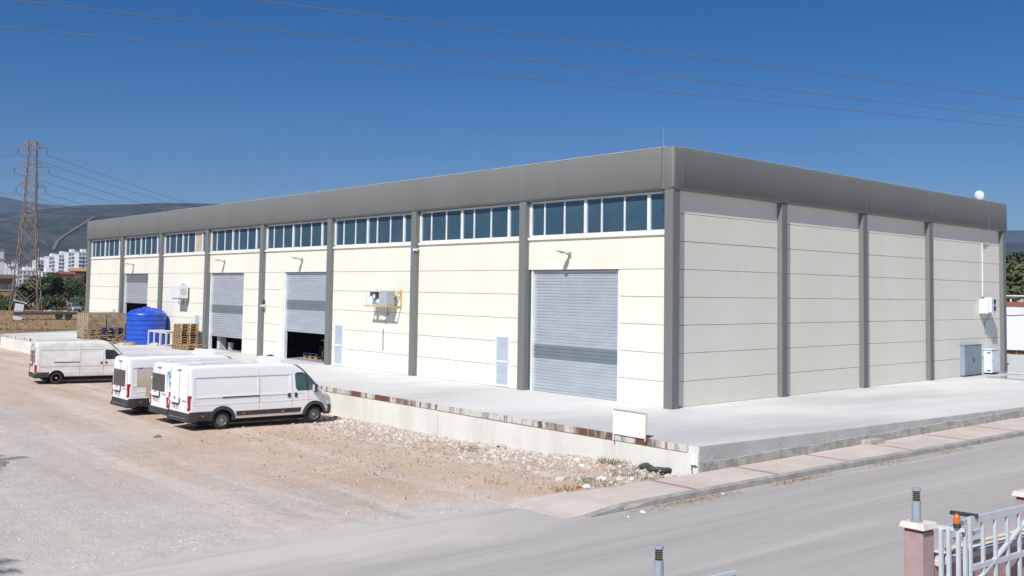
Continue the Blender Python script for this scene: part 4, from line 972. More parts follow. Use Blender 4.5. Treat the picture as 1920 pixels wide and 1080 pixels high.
# ------------------------------------------------------------ rubble, weeds, litter
def stone_field(name, n, region, smin, smax, m_, dens=None, seed=1):
    rnd = random.Random(seed); b = MB(); k = 0; tries = 0
    while k < n and tries < n*30:
        tries += 1; x = rnd.uniform(region[0], region[1]); y = rnd.uniform(region[2], region[3])
        if dens and rnd.random() > dens(x, y): continue
        s_ = smin+(smax-smin)*rnd.random()**3; a = rnd.random()*6.28; z = gz(x, y); ca, sa = math.cos(a)*s_, math.sin(a)*s_
        h = s_*rnd.uniform(.5, .9); e = rnd.uniform(.6, 1.)
        pts = [(x+ca, y+sa, z), (x-sa*e, y+ca*e, z), (x-ca*.9, y-sa*.9, z), (x+sa*e, y-ca*e, z), (x+ca*.5+sa*.1, y+sa*.5, z+h), (x-ca*.45, y-sa*.4+ca*.2, z+h*rnd.uniform(.6, 1))]
        b.add(pts, [(0, 1, 4), (1, 2, 5), (1, 5, 4), (2, 3, 5), (3, 0, 4), (3, 4, 5)]); k += 1
    return b.build(name, m_)
def dens1(x, y):
    d = -5.65-y; return sm(-13, -6, x)*(1-sm(4.6, 6.3, x))*math.exp(-max(0, d-1.2)/2.3)*(.35+.9*max(0, noise.noise((x*.5, y*.5, 9.))+.4))
tag(stone_field('gravel', 5200, (-13, 6.3, -13.5, -5.66), .02, .085, STONE1, dens1, 1), 'loose tan gravel spread below the dock wall', 'gravel', kind='stuff')
tag(stone_field('rubble', 2600, (-13, 6.0, -8, -5.66), .025, .12, STONE2, lambda x, y: math.exp(-max(0, -5.7-y)/.8)*sm(-12, -8, x)*(1-sm(5, 6.1, x)), 2), 'pale rubble heaped along the dock wall foot', 'rubble', kind='stuff')
tag(stone_field('pebbles', 6500, (-30, 6, -21.5, -6), .008, .035, STONE2, lambda x, y: (1-sm(5.2, 5.7, x))*(.25+sm(-26, 0, x)*.75), 3), 'scattered small pebbles over the dirt lot', 'pebbles', kind='stuff')
def tuft(name, p, r, h, n, m_, label, seed):
    rnd = random.Random(seed); b = MB()
    for i in range(n):
        a, rr = rnd.random()*6.28, r*math.sqrt(rnd.random()); x, y = p[0]+rr*math.cos(a)*1.6, p[1]+rr*math.sin(a); z = gz(x, y)-.02; a2 = rnd.random()*6.28; hh = h*rnd.uniform(.3, 1.); w_ = .009; le = rnd.uniform(.2, 1.1)*hh
        q = Vector((math.cos(a2), math.sin(a2), 0)); s_ = Vector((-q.y, q.x, 0))*w_; o = Vector((x, y, z))
        b.add([o-s_, o+s_, o+q*le*.4+s_*.8+Vector((0, 0, hh*.7)), o+q*le*.4-s_*.8+Vector((0, 0, hh*.7)), o+q*le+Vector((0, 0, hh))], [(0, 1, 2, 3), (3, 2, 4)])
    o = b.build(name, m_); return tag(o, label, 'weeds', kind='stuff')
P_ = lambda u, v, z=.15: onz(u, v, z)
for i, (u, v, r, h, n, m_, lab) in enumerate(((1165, 880, .5, .35, 260, WEED, 'grey green weeds against the dock wall below the blank board'), (1190, 900, .55, .22, 260, WEED, 'low green weeds beside the pavement near the dock corner'), (880, 838, .4, .2, 160, WEED, 'sparse weeds at the foot of the dock wall'), (1065, 925, .35, .25, 120, DRYG, 'dry yellow grass at the pavement end'), (1120, 912, .45, .2, 200, WEED, 'low weeds among litter beside the pavement'), (1010, 955, .5, .1, 160, DRYG, 'short dry grass where the pavement slopes down'), (930, 905, .25, .12, 60, WEED, 'tiny weeds alone in the gravel'), (1090, 905, .3, .14, 80, DRYG, 'dry stalks among stones by the litter'))):
    p = P_(u, v, .12); tuft('weeds', p, r, h*.6, n*3//2, m_, lab, 40+i)
p = P_(1215, 884, .2); b = MB(); n = 14
for j in range(5):
    for i in range(n+1): b.v.append((p.x-.2+1.0*i/n, p.y+.25-.55*j/4+.1*noise.noise((i*.5, j, 0)), gz(p.x, p.y)+.03+.16*math.sin(math.pi*min(1, .25+j/4*.8))*(.6+.6*noise.noise((i*.23, j*.5, 4.))+.2*noise.noise((i*.9, j*1.3, 1.)))))
b.f = [(j*(n+1)+i, j*(n+1)+i+1, (j+1)*(n+1)+i+1, (j+1)*(n+1)+i) for j in range(4) for i in range(n)]
o = b.build('black_tarp', TARP, smooth=70); s_ = o.modifiers.new('s', 'SOLIDIFY'); s_.thickness = .01; tag(o, 'crumpled black plastic sheet lying at the dock corner', 'plastic sheet')
def scrap(u, v, z, s_, m_, label, k):
    p = onz(u, v, z); b = MB(); rnd = random.Random(k); n = 8
    for j in range(3):
        for i in range(n): a = 6.283*i/n; rr = (1, .8, .1)[j]*s_*rnd.uniform(.7, 1.2); b.v.append((rr*math.cos(a), rr*.7*math.sin(a), (0, .35, .5)[j]*s_*rnd.uniform(.7, 1.2)))
    b.f = [(j*n+i, j*n+(i+1) % n, (j+1)*n+(i+1) % n, (j+1)*n+i) for j in range(2) for i in range(n)]+[tuple(range(n))]
    tag(b.build('litter', m_, loc=(p.x, p.y, gz(p.x, p.y) if p.x < 7.3 else road_z(p.y)+.012), rot=(0, 0, k)), label, 'litter', 'bits of litter on the ground')
for k, (u, v, s_, m_) in enumerate(((1128, 905, .16, LITTER), (1100, 918, .12, LITTER), (1145, 913, .1, LITTER), (1085, 920, .09, MATS['tail_red']), (1060, 928, .07, LITTER), (1082, 870, .14, LITTER), (1090, 880, .1, LITTER), (1050, 905, .2, STONE2), (1184, 906, .12, LITTER), (640, 785, .14, LITTER), (1165, 905, .16, STONE2), (1240, 888, .14, TILE), (1225, 890, .12, BROWNB))):
    scrap(u, v, .12, s_, m_, 'small scrap of litter or rubble beside dock wall and pavement', k)
for k, (u, v, lab) in enumerate(((1205, 955, 'white crumpled litter scrap on the road beside the pavement end'), (1355, 926, 'tiny white litter scrap on the road by the kerb'), (1178, 963, 'tiny pale litter scrap near the kerb end'))): scrap(u, v, .25, .07-.015*k, LITTER, lab, 60+k); 
p = onz(295, 820, 0); scrap(295, 821, 0, .16, MATS['weed_green'], 'small clump of dry debris on the dirt behind the vans', 90)
# concrete block on the pavement
p = onz(1627, 831, .53); t = MB().prism([(-.42, -.14), (.40, -.16), (.42, .12), (-.38, .15)], lambda p: (p[0], p[1], -.02), lambda p: (p[0]*.96, p[1]*.95, .13)).build('concrete_block', FOOT, None, bevel=.02, loc=(p.x+.1, p.y, walk_z(p.y)), rot=(0, 0, R(80))); tag(t, 'loose grey concrete block lying on the pavement against the dock', 'concrete block')
# leaf litter in the gutter
rnd = random.Random(5); b = MB()
for i in range(900):
    y = rnd.choice((-8.6, -8.0, -7.4, -7.2, -4.3, -3.9, -3.5, 0., 3.1))+rnd.gauss(0, .55); x = kerb_x(y)+.08+abs(rnd.gauss(0, .16)); z = road_z(y)+.016; a = rnd.random()*6.28; s_ = rnd.uniform(.012, .04)
    b.add([(x+s_*math.cos(a), y+s_*math.sin(a), z+rnd.uniform(0, .02)), (x-s_*.5*math.sin(a), y+s_*.5*math.cos(a), z), (x-s_*math.cos(a), y-s_*math.sin(a), z+rnd.uniform(0, .02)), (x+s_*.5*math.sin(a), y-s_*.5*math.cos(a), z)], [(0, 1, 2, 3)])
tag(b.build('leaf_litter', mat('leaf_dry', (.30, .20, .11), (.38, .27, .16), scale=3, rough=.9, world=True)), 'dry brown leaf litter drifted along the gutter', 'leaf litter', kind='stuff')

# ------------------------------------------------------------ property wall, pillars, gate in the foreground
GX = 15.62
def pillar(x, y, ztop, label):
    t = thing('gate_pillar', label, 'pillar', (x, y, road_z(y)-.02))
    h = ztop-road_z(y); MB().box(-.145, .145, -.145, .145, -.3, h-.10).build('shaft', PINK, t, bevel=.01)
    MB().box(-.135, .135, -.135, .135, h-.10, h-.06).build('neck', TILE, t)
    MB().prism([(-.195, -.195), (.195, -.195), (.195, .195), (-.195, .195)], lambda p: (p[0], p[1], h-.06), lambda p: (p[0]*.88, p[1]*.88, h+.02)).build('cap', CAPST, t, bevel=.008); return t
def bollard(loc, label):
    t = thing('bollard_light', label, 'bollard light', loc, 0, None)
    MB().lathe([(.06, 0), (.06, .27), (.052, .272)], 24).build('post', BOLL, t, smooth=40)
    b = MB()
    for k in range(5):
        z = .275+k*.0275; b.lathe([(.04, z), (.054, z+.004), (.054, z+.008), (.04, z+.022)], 24)
    b.build('louvres', CHROME, t, smooth=30); MB().cyl((0, 0, .27), (0, 0, .41), .038, n=16).build('lamp_core', CLEAR, t)
    MB().lathe([(.06, .412), (.062, .44), (.055, .447), (.01, .45)], 24).build('cap', BOLL, t, smooth=40)
    MB().cyl((0, 0, -.005), (0, 0, .008), .085, n=20).build('base_plate', BOLL, t)
bp = atd(1718.5, 976, 15.0); pillar(bp.x+.02, bp.y+.02, bp.z-.01, 'pink rendered gate pillar carrying a bollard light'); bollard((bp.x, bp.y, bp.z+.0), 'grey bollard light on the pink gate pillar')
b1 = atd(1235.5, 1023, 13.7); bollard((b1.x, b1.y, b1.z-.45), 'grey bollard light on the low pillar away from the gate'); pillar(b1.x, b1.y, b1.z-.46, 'low pink pillar under the bollard light away from the gate')
p2 = atd(1929, 921, 17.2); pillar(p2.x, p2.y, p2.z, 'second pink gate pillar with pale cap and no light')
# low wall between
yA, yB = bp.y+.24, p2.y-.22; zc = 1.06
t = thing('boundary_wall', 'low pink boundary wall with pale coping between the gate pillars', 'wall', (bp.x, bp.y, 0))
MB().box(-.12, .12, .24, yB-bp.y, -.1, zc-.08).build('render', PINK, t); MB().box(-.19, .19, .24, yB-bp.y, zc-.08, zc).build('coping', CAPST, t, bevel=.008)
MB().box(-.12, .12, yB-bp.y+.45, yB-bp.y+9, -.1, zc-.08).build('render', PINK, t); MB().box(-.19, .19, yB-bp.y+.45, yB-bp.y+9, zc-.08, zc).build('coping', CAPST, t, bevel=.008)
t2 = thing('boundary_wall', 'low pink boundary wall running on from the low pillar', 'wall', (b1.x, b1.y, 0))
d2 = Vector((bp.x-b1.x, bp.y-b1.y, 0))
MB().bar(d2*.06+Vector((0, 0, .25)), d2*.93+Vector((0, 0, .25)), .24, .55).build('render', PINK, t2); MB().bar(d2*.06+Vector((0, 0, .56)), d2*.93+Vector((0, 0, .56)), .36, .07).build('coping', CAPST, t2, bevel=.006)
# sliding gate on the camera side of the wall
gx = .42; t = thing('sliding_gate', 'pale blue grey steel sliding gate with diagonal brace', 'gate', (bp.x+gx, bp.y, 0))
zt, zm, zl = 1.60, .95, .25; y0, y1 = .62, 6.2
MB().bar((0, y0, zt), (0, y1, zt), .05, .11).build('top_rail', GATE, t, bevel=.006); MB().bar((0, y0, zm), (0, y1, zm), .05, .08).build('middle_rail', GATE, t, bevel=.006); MB().bar((0, y0, zl), (0, y1, zl), .06, .12).build('bottom_rail', GATE, t, bevel=.006)
for k in range(17):
    y = y0+.03+k*.345; MB().bar((.002, y, zl+.06), (.002, y, zt-.055), .055, .045, up=(1, 0, 0)).build('bar', GATE, t, bevel=.005)
for a in (0, 2.76): MB().bar((-.0, y0+a, zm-.3), (-.0, y0+a+1.9, zt-.05), .04, .06, up=(1, 0, 0)).build('brace', GATE, t, bevel=.004)
MB().bar((-.30, .66, 1.665), (.05, .78, 1.655), .07, .05).build('guide_plate', DARK, t, bevel=.006)
t = thing('gate_post', 'pale steel guide posts of the sliding gate carrying the orange beacon', 'gate post', (bp.x, bp.y, 0))
for x, y, h in ((.27, .16, 1.52), (.36, .20, 1.55), (.50, .20, 1.52), (.52, .34, 1.5)): MB().bar((x, y, -.05), (x, y, h), .055, .05, up=(1, 0, 0)).build('post', GATE, t, bevel=.005)
MB().bar((.22, .18, 1.54), (.56, .27, 1.54), .05, .05).build('head_rail', GATE, t); MB().bar((.25, .2, 1.50), (.1, 1.4, 1.50), .04, .06).build('tie_rail', GATE, t); MB().bar((.36, .22, 1.35), (.2, 1.3, 1.35), .04, .06).build('tie_rail', GATE, t)
t = thing('warning_beacon', 'orange egg shaped warning beacon on the gate post', 'beacon', (bp.x+.47, bp.y+.22, 1.565))
MB().lathe([(.045, 0), (.05, .05), (.048, .06)], 18).build('base', DARK, t, smooth=40); MB().lathe([(.046, .06), (.05, .09), (.046, .13), (.034, .165), (.016, .185), (.003, .19)], 18).build('lens', ORANGE, t, smooth=60)
MB().bar((.03, .03, .05), (.06, .05, -.12), .012).build('cable', DARK, t)
t = MB().cyl((bp.x+.12, bp.y+.55, zc+.1), (bp.x+.12, bp.y+7.5, zc+.1), .03, n=12).build('cream_pipe', CREAMP, None, smooth=40); tag(t, 'cream plastic pipe running above the pale wall coping', 'pipe')
# corner of a fence panel at the bottom edge
q = atd(1379, 1070, 12.9); t = thing('fence_panel', 'white fence panel top corner beside the low pillar', 'fence', (q.x, q.y, 0))
ed = Vector((-.02, -1, 0)).normalized()
MB().bar((0, 0, q.z-.02), (ed*1.4)[:2]+(q.z-.04,), .05, .05).build('top_rail', GATE, t, bevel=.004)
for k in range(5): pp = ed*(.03+k*.33); MB().bar((pp.x, pp.y, .1), (pp.x, pp.y, q.z-.05), .04, .04).build('bar', GATE, t)
MB().bar((0, 0, .25), (ed*1.4)[:2]+(.25,), .05, .05).build('bottom_rail', GATE, t)

# ------------------------------------------------------------ pylon and wires
PB = onz(48, 588, -.4)
py = thing('lattice_pylon', 'rusty lattice electricity pylon with three pairs of arms behind the field', 'pylon', (PB.x, PB.y, -.45), R(66))
H = 29.5
def hw_(z): return interp(z, [(0, 2.25), (17.5, .95), (H, .6)])
lv = [0, 4.0, 7.8, 11.2, 14.4, 17.5, 19.2, 20.8, 22.2, 23.6, 25.6, 27.3, 29.0, H]
for s_ in ((-1, -1), (1, -1), (1, 1), (-1, 1)):
    b = MB()
    for z0, z1 in zip(lv, lv[1:]): b.bar((s_[0]*hw_(z0), s_[1]*hw_(z0), z0), (s_[0]*hw_(z1), s_[1]*hw_(z1), z1), .13 if z0 < 17 else .10)
    b.build('leg', LATT, py)
for fi, (ax_, sg) in enumerate((('x', -1), ('x', 1), ('y', -1), ('y', 1))):
    b = MB()
    def pt(t, z):
        h = hw_(z); return (t*h, sg*h, z) if ax_ == 'x' else (sg*h, t*h, z)
    for i, (z0, z1) in enumerate(zip(lv, lv[1:])):
        b.bar(pt(-1, z0), pt(1, z1), .07); b.bar(pt(1, z0), pt(-1, z1), .07)
        if z0 > 15: b.bar(pt(-1, z0), pt(1, z0), .09)
    b.build('lattice_face', LATT, py)
arms = [(28.4, 2.3), (25.1, 2.75), (21.7, 2.35)]; tips = []
for z, ln in arms:
    for s_ in (-1, 1):
        b = MB(); tip = (s_*ln, 0, z); h = hw_(z); h2 = hw_(z+1.4)
        for yy in (-1, 1): b.bar((s_*h, yy*h, z), tip, .09); b.bar((s_*h2, yy*h2, min(z+.95, H)), tip, .08)
        b.bar((s_*ln*.5, 0, z), (s_*ln*.45, 0, z+.6), .08); a_ = b.build('cross_arm', LATT, py)
        b = MB(); b.cyl(tip, (tip[0], 0, z-.3), .05, n=6)
        for k in range(6): b.cyl((tip[0], 0, z-.3-k*.14), (tip[0], 0, z-.38-k*.14), .10, .06, n=8)
        b.build('insulator', CABLE, a_); tips.append(Vector((tip[0], 0, z-1.15)))
bpy.context.view_layer.update()
def wire(a, c, sag, r, label, group):
    pts = [a.lerp(c, k/40)-Vector((0, 0, sag*4*(k/40)*(1-k/40))) for k in range(41)]
    tag(MB().tube(pts, r, 5).build('power_line', CABLE), label, 'power line', group)
pm = Matrix.Translation(py.location) @ Matrix.Rotation(py.rotation_euler.z, 4, 'Z')
dirn = Vector((-.38, 1, 0)).normalized(); per = Vector((dirn.y, -dirn.x, 0))
for i, tp in enumerate(tips):
    a = pm @ tp; tl = tp
    far = onz(800, 470, 40); far = CAM+(far-CAM).normalized()*600; far = Vector((far.x, far.y, 0))+(pm.to_3x3() @ Vector((tp.x, 0, 0)))+Vector((0, 0, tp.z-2))
    wire(a, far, 5.5, .03, 'power line sagging from the pylon arm towards the hills', 'wires from the pylon towards the hills')
    le = a+Vector((-90, -210, 8)); wire(a, le, 7, .03, 'power line leaving the pylon away from the warehouse', 'wires from the pylon away from the warehouse')
for (u0, v0), (u1, v1), lab in (((474, 0), (1920, 185), 'high overhead wire crossing the sky above the warehouse, topmost of three'), ((20, 0), (1920, 221), 'high overhead wire crossing the sky above the warehouse, middle of three'), ((0, 50), (1920, 239), 'high overhead wire crossing the sky above the warehouse, lowest of three')):
    a, c = onz(u0, v0, 40), onz(u1, v1, 40); d = c-a; wire(a-d*1.0, c+d*1.2, .0, .06, lab, 'overhead wires')

# ------------------------------------------------------------ trees
def leaf_cloud(lobes, n, size, rnd):
    b = MB()
    tot = sum(r**2 for _, r in lobes)
    for c, r in lobes:
        k = int(n*r*r/tot)
        for i in range(k):
            d = Vector((rnd.gauss(0, 1), rnd.gauss(0, 1), rnd.gauss(0, 1))).normalized(); q = c+Vector((d.x*r, d.y*r, d.z*r*.85))*(.55+.5*rnd.random()**.6)
            nn = (d+Vector((rnd.gauss(0, .6), rnd.gauss(0, .6), rnd.gauss(0, .6)+.3))).normalized(); x = nn.orthogonal().normalized(); y = nn.cross(x); a = rnd.random()*6.28
            x, y = x*math.cos(a)+y*math.sin(a), y*math.cos(a)-x*math.sin(a); s_ = size*rnd.uniform(.6, 1.3)
            b.add([q-x*s_*.5, q+y*s_*.32, q+x*s_*.6, q-y*s_*.32], [(0, 1, 2, 3)])
    return b
def tree_proto(h, r, m_, seed, trunk=.25, n=2600, size=.55):
    rnd = random.Random(seed); root = thing('tree', None, None)
    b = MB(); th = h*trunk
    b.tube([(0, 0, -.3), (.05*h*.1, 0, th*.5), (0, .04*h*.1, th), (0, 0, h*.7)], [.03*h, .024*h, .02*h, .006*h], 8)
    lobes = []
    for k in range(9):
        a = rnd.random()*6.28; rr = r*rnd.uniform(.25, .72); z = lerp(th, h*.86, rnd.random()); c = Vector((rr*math.cos(a), rr*math.sin(a), z)); lobes.append((c, r*rnd.uniform(.32, .52)))
        b.tube([(0, 0, th*.9), c*.5+Vector((0, 0, th*.35)), c], [.012*h, .008*h, .003*h], 5)
    lobes.append((Vector((0, 0, h*.85)), r*.4)); lobes.append((Vector((0, 0, h*.55)), r*.55))
    b.build('trunk', BARK, root); leaf_cloud(lobes, n, size, rnd).build('crown', m_, root); return root
protos = [tree_proto(7, 4.0, LEAF[0], 1, .12), tree_proto(8, 3.4, LEAF[1], 2, .15), tree_proto(6, 3.6, LEAF[2], 3, .1), tree_proto(9, 3.2, LEAF[0], 4, .2), tree_proto(3, 2.4, LEAF[1], 5, .05, 1200, .45)]
used = set()
def tree(kind, u, dist, s_, label, group, zg=-.45):
    d = Vector((math.sin(az(u)), math.cos(az(u)), 0)); p = CAM+d*dist; o = protos[kind]
    if kind in used: o = copy_tree(o)
    used.add(kind); o.location = (p.x, p.y, zg); o.scale = (s_*random.uniform(.9, 1.1), s_*random.uniform(.9, 1.1), s_); o.rotation_euler = (0, 0, random.random()*6.28); tag(o, label, 'tree', group)
G1 = 'trees and bushes beyond the field'
rnd = random.Random(8)
for i, u in enumerate(range(-24, 300, 12)):
    k = [0, 3, 1, 2, 1, 0, 2, 3, 1][i % 9]; dd = 258+rnd.uniform(-10, 26); s_ = rnd.uniform(.72, 1.02)*(.98 if u > 62 else .84)
    tree(k, u+rnd.uniform(-4, 4), dd, s_, ['dense dark green tree in the row beyond the field', 'mid green tree in the row beyond the field', 'pale olive green tree in the row beyond the field', 'tall dark green tree in the row beyond the field'][k], G1)
for i, u in enumerate((84, 98, 112, 160, 172, 20, 8, -4, 40, 190)): tree(4, u, 232+rnd.uniform(-4, 5), rnd.uniform(.7, 1.15), 'low green bush at the edge of the dry field', G1)
G2 = 'trees behind the white wall'
for i, (u, dd, s_, k) in enumerate(((1890, 128, .85, 0), (1906, 118, .95, 1), (1926, 124, 1.0, 3), (1872, 135, .9, 3), (1945, 120, .9, 0), (1915, 150, 1.1, 1), (1898, 160, 1.15, 2))):
    tree(k, u, dd, s_, ['dense dark green tree behind the white wall', 'mid green tree behind the white wall', 'pale olive tree behind the white wall', 'tall dark green tree behind the white wall'][k], G2, .9)
# palms that shade the near corner of the lot
def palm(x, y, h, label, seed, lean=(0, 0)):
    rnd = random.Random(seed); t = thing('palm_tree', label, 'palm tree', (x, y, 0))
    b = MB(); b.tube([(lean[0]*k, lean[1]*k, h*k/6-.1) for k in range(7)], [.26-.02*k for k in range(7)], 12); b.build('trunk', BARK, t, smooth=60)
    top_ = Vector((lean[0]*6, lean[1]*6, h-.1))
    for k in range(26):
        a = 2*math.pi*k/26+rnd.uniform(-.1, .1); el = rnd.uniform(-.1, 1.1); ln = rnd.uniform(1.7, 2.3); b = MB(); prev = top_; pts = [top_]
        for j in range(1, 11):
            e = el-1.6*(j/10)**1.4; prev = prev+Vector((math.cos(a)*math.cos(e), math.sin(a)*math.cos(e), math.sin(e)))*(ln/10); pts.append(prev)
        b.tube(pts, [.03*(1-j/11.5) for j in range(11)], 4); sd_ = Vector((-math.sin(a), math.cos(a), 0))
        for j in range(1, 11):
            for q in range(3):
                f = (q/3); o = pts[j].lerp(pts[max(j-1, 0)], f); d = (pts[j]-pts[j-1]).normalized()
                for s_ in (-1, 1):
                    l_ = .5*(1-.55*abs(j/10-.4)); tip = o+(sd_*s_+d*.9+Vector((0, 0, -.25))).normalized()*l_; b.add([o-d*.022, o+d*.022, tip], [(0, 1, 2)])
        b.build('frond', LEAF[1], t)
sh = Vector((SUN.x/SUN.z, SUN.y/SUN.z, 0))
for i, (sx, sy, h, lab) in enumerate(((-6.9, -19.4, 4.6, 'feathery palm tree at the lot edge whose fronds shade the dirt'), (5.2, -22.6, 4.2, 'feathery palm tree by the road whose fronds shade the kerb'))):
    palm(sx+sh.x*h, sy+sh.y*h, h, lab, 70+i)

# ------------------------------------------------------------ left background things
p = onz(88, 597, -.3); t = thing('flatbed_trailer', 'rusty flatbed trailer parked in the dry field', 'trailer', (p.x, p.y, gz(p.x, p.y)), R(90)+az(88)*-1+R(-4)-R(90))
MB().box(-4.4, 4.4, -1.2, 1.2, .95, 1.15).build('deck', BRWN, t)
MB().box(-4.4, 4.4, -1.22, -1.16, .7, .95).build('side_beam', DARK, t); MB().box(-4.4, 4.4, 1.16, 1.22, .7, .95).build('side_beam', DARK, t)
for x in (1.6, 2.9):
    for y in (-1., 1.): MB().lathe([(.2, -.14), (.46, -.13), (.48, 0), (.46, .13), (.2, .14)], 18, Matrix.Translation((x, y, .48)) @ Matrix.Rotation(R(90), 4, 'X')).build('wheel', TYRE, t, smooth=40)
MB().box(-3.6, -3.4, -.8, -.6, 0, .7).build('stand', DARK, t); MB().box(-3.6, -3.4, .6, .8, 0, .7).build('stand', DARK, t)
p = onz(33, 597, -.3); t = thing('tilted_cabinet', 'white tilted cabinet with sloping lid at the pylon foot', 'cabinet', (p.x, p.y, gz(p.x, p.y)), R(90)-az(33)-R(90)+R(0))
b = MB(); b.prism([(-.6, 0), (.55, -.05), (.8, 2.2), (-.35, 2.3)], lambda p: (p[0], -.3, p[1]), lambda p: (p[0], .3, p[1])); b.build('case', CABW, t, bevel=.03)
b = MB(); b.prism([(-.75, 2.75), (1.15, 2.25), (1.17, 2.36), (-.73, 2.87)], lambda p: (p[0], -.5, p[1]), lambda p: (p[0], .5, p[1])); b.build('lid', CABW, t)
for k in range(4): MB().box(-.35+k*.07, .65+k*.05, -.32, -.3, .3+k*.5, .34+k*.5).build('groove', CAP, t)
MB().bar((.3, 0, 2.2), (.3, 0, 2.45), .1).build('lid_post', DARK, t)
SUV = dict(car=True, L=4.3, W=1.8, rear_axle=.85, front_axle=3.45, wr=.34, zb=.32, tumble=(.95, 1.75, .22), top=[(0, 1.35), (.08, 1.6), (.4, 1.72), (2.1, 1.74), (2.5, 1.66), (3.05, 1.18), (3.3, 1.08), (4.0, .98), (4.2, .84), (4.3, .65)],
    plan=[(0, .96), (.2, 1), (3.6, 1), (4.1, .92), (4.3, .75)], ends=[(0, .96), (.05, .99), (.1, 1), (4.2, 1), (4.3, .98)], glass=[([(.5, 1.08), (2.85, 1.08), (2.35, 1.55), (.7, 1.57)], VTINT)], screen=((2.45, 1.66), (3.1, 1.18)), mirror=(2.8, 1.1), tail=(.8, 1.05), plate=.7, bumper='plain', arch=True, arch_w=.14, clad=[[(1.3, .34), (3.0, .34), (3.0, .5), (1.3, .5)]], rear_glass='both', rgz=(1.0, 1.3))
CARP = mat('car_silver', (.45, .47, .49), (.42, .44, .46), scale=1, rough=.3, metal=.5, coat=.5)
V5 = van(SUV, 'parked_car', 'silver car parked in front of the dark trees beyond the field', paint=CARP)
p = onz(139, 584, -.4); p = CAM+(p-CAM)*.98; put(V5, Vector((p.x, p.y, 0)), (2.1, 0), math.atan2(CAM.y-p.y, CAM.x-p.x)+R(12)); V5.location.z = gz(p.x, p.y); V5.scale = (1, 1, 1)
tag(stone_field('rubble_heap', 500, (-185, -150, 22, 40), .1, .7, STONE2, lambda x, y: math.exp(-((x+170)/6)**2-((y-30)/2)**2), 9), 'pale rubble heap in the dry field beyond the trailer', 'rubble', kind='stuff')
b = MB(); rnd = random.Random(12)                      # dry grass in the field
for i in range(9000):
    x = rnd.uniform(-230, -64); y = rnd.uniform(-5, 60)
    if abs(x+70) < 6 and y < 4: continue
    z = gz(x, y); a = rnd.random()*6.28; s_ = rnd.uniform(.06, .22); h = rnd.uniform(.04, .18)
    b.add([(x-s_*math.cos(a), y-s_*math.sin(a), z-.02), (x+s_*math.cos(a), y+s_*math.sin(a), z-.02), (x+s_*.6, y+.1*s_, z+h)], [(0, 1, 2)])
tag(b.build('field_grass', DRYG), 'dry yellow grass over the field beyond the dock', 'grass', kind='stuff')

# ------------------------------------------------------------ far buildings
def far_pos(u, dist): d = Vector((math.sin(az(u)), math.cos(az(u)), 0)); return CAM+d*dist
def zpx(u, v, dist):
    d = ray(u, v); return CAM.z + d.z/math.hypot(d.x, d.y)*dist
WM = MB().box(-.75, .75, -.12, .0, -.7, .7).mesh('window_mesh', APTW); BALM = MB().box(-1.6, 1.6, -1.2, 0, -.5, .45).mesh('balcony_mesh', APT)
def block(u0, u1, vtop, dist, label, bays_, seed):
    rnd = random.Random(seed); p = far_pos((u0+u1)/2, dist); wv = (u1-u0)/FOC*dist; h = zpx((u0+u1)/2, vtop, dist)
    t = thing('apartment_block', label, 'apartment block', (p.x, p.y, 0), -az((u0+u1)/2)+R(16), 'white apartment blocks below the hill')
    hw2 = wv/2; MB().box(-hw2, hw2, 0, 14, -2, h).build('wall', APT, t); MB().box(-hw2-.3, hw2+.3, -.3, 14.3, h, h+.6).build('parapet', APT, t)
    MB().box(-hw2*.3, hw2*.35, 4, 10, h+.6, h+3).build('stair_head', APT, t); MB().box(hw2*.55, hw2*.75, 3, 5, h+.6, h+2).build('water_heater', APTB, t)
    MB().box(-hw2*.18, hw2*.12, -.25, 0, 0, h-1).build('recess_shade_strip', APTB, t)  # raised grey strip, its darker tone painting the shade of a balcony recess
    fl = int(h/3.)
    for f in range(max(0, fl-9), fl):
        z = h-1.6-(fl-1-f)*3.0
        for k in range(bays_):
            x = lerp(-hw2, hw2, (k+.5)/bays_)
            w_ = obj('window', WM, None, t, (x, -.02, z))
            if k % 2 == seed % 2: obj('balcony', BALM, None, t, (x+.3, -.13, z-1.1))
    # gable-end windows
        for k in range(2): obj('window', WM, None, t, (hw2+.02, 4+k*5, z), (0, 0, R(90)))
for i, (u0, u1, v, d, lab, n) in enumerate(((73, 95, 489, 1000, 'low white apartment block at the end of the row', 4), (95, 113, 482, 960, 'white apartment block beside the low one', 4), (113, 131, 478, 950, 'white apartment block in the middle of the row', 4), (131, 150, 474, 940, 'tall white apartment block next to the warehouse corner', 4), (150, 172, 474, 930, 'tall white apartment block partly hidden by the warehouse', 4), (40, 74, 508, 900, 'low white flat roofed house before the apartment row', 5), (84, 110, 511, 800, 'grey low house among the treetops', 5))): block(u0, u1, v, d, lab, n, i)
def house(u0, u1, vtop, vwall, dist, wm, rm, label, zg=-2., nw=3):
    p = far_pos((u0+u1)/2, dist); wv = (u1-u0)/FOC*dist/2; zt = zpx((u0+u1)/2, vtop, dist); zw = zpx((u0+u1)/2, vwall, dist)
    t = thing('house', label, 'house', (p.x, p.y, zg), -az((u0+u1)/2)+R(10)); dp = max(6, wv*1.2)
    MB().box(-wv, wv, 0, dp, 0, zw-zg).build('wall', wm, t)
    b = MB(); b.prism([(-.6, zw-zg-.1), (dp/2, zt-zg), (dp+.6, zw-zg-.1), (dp/2, zw-zg-.05)], lambda p: (-wv-.5, p[0], p[1]), lambda p: (wv+.5, p[0], p[1])); b.build('roof', rm, t)
    for k in range(nw):
        x = lerp(-wv, wv, (k+.5)/nw); f = MB().box(x-.6, x+.6, -.1, -.002, zw-zg-2.4, zw-zg-1.1).build('window', APTW, t); MB().box(x-.7, x+.7, -.16, -.101, zw-zg-2.52, zw-zg-2.4).build('sill', APT, f)
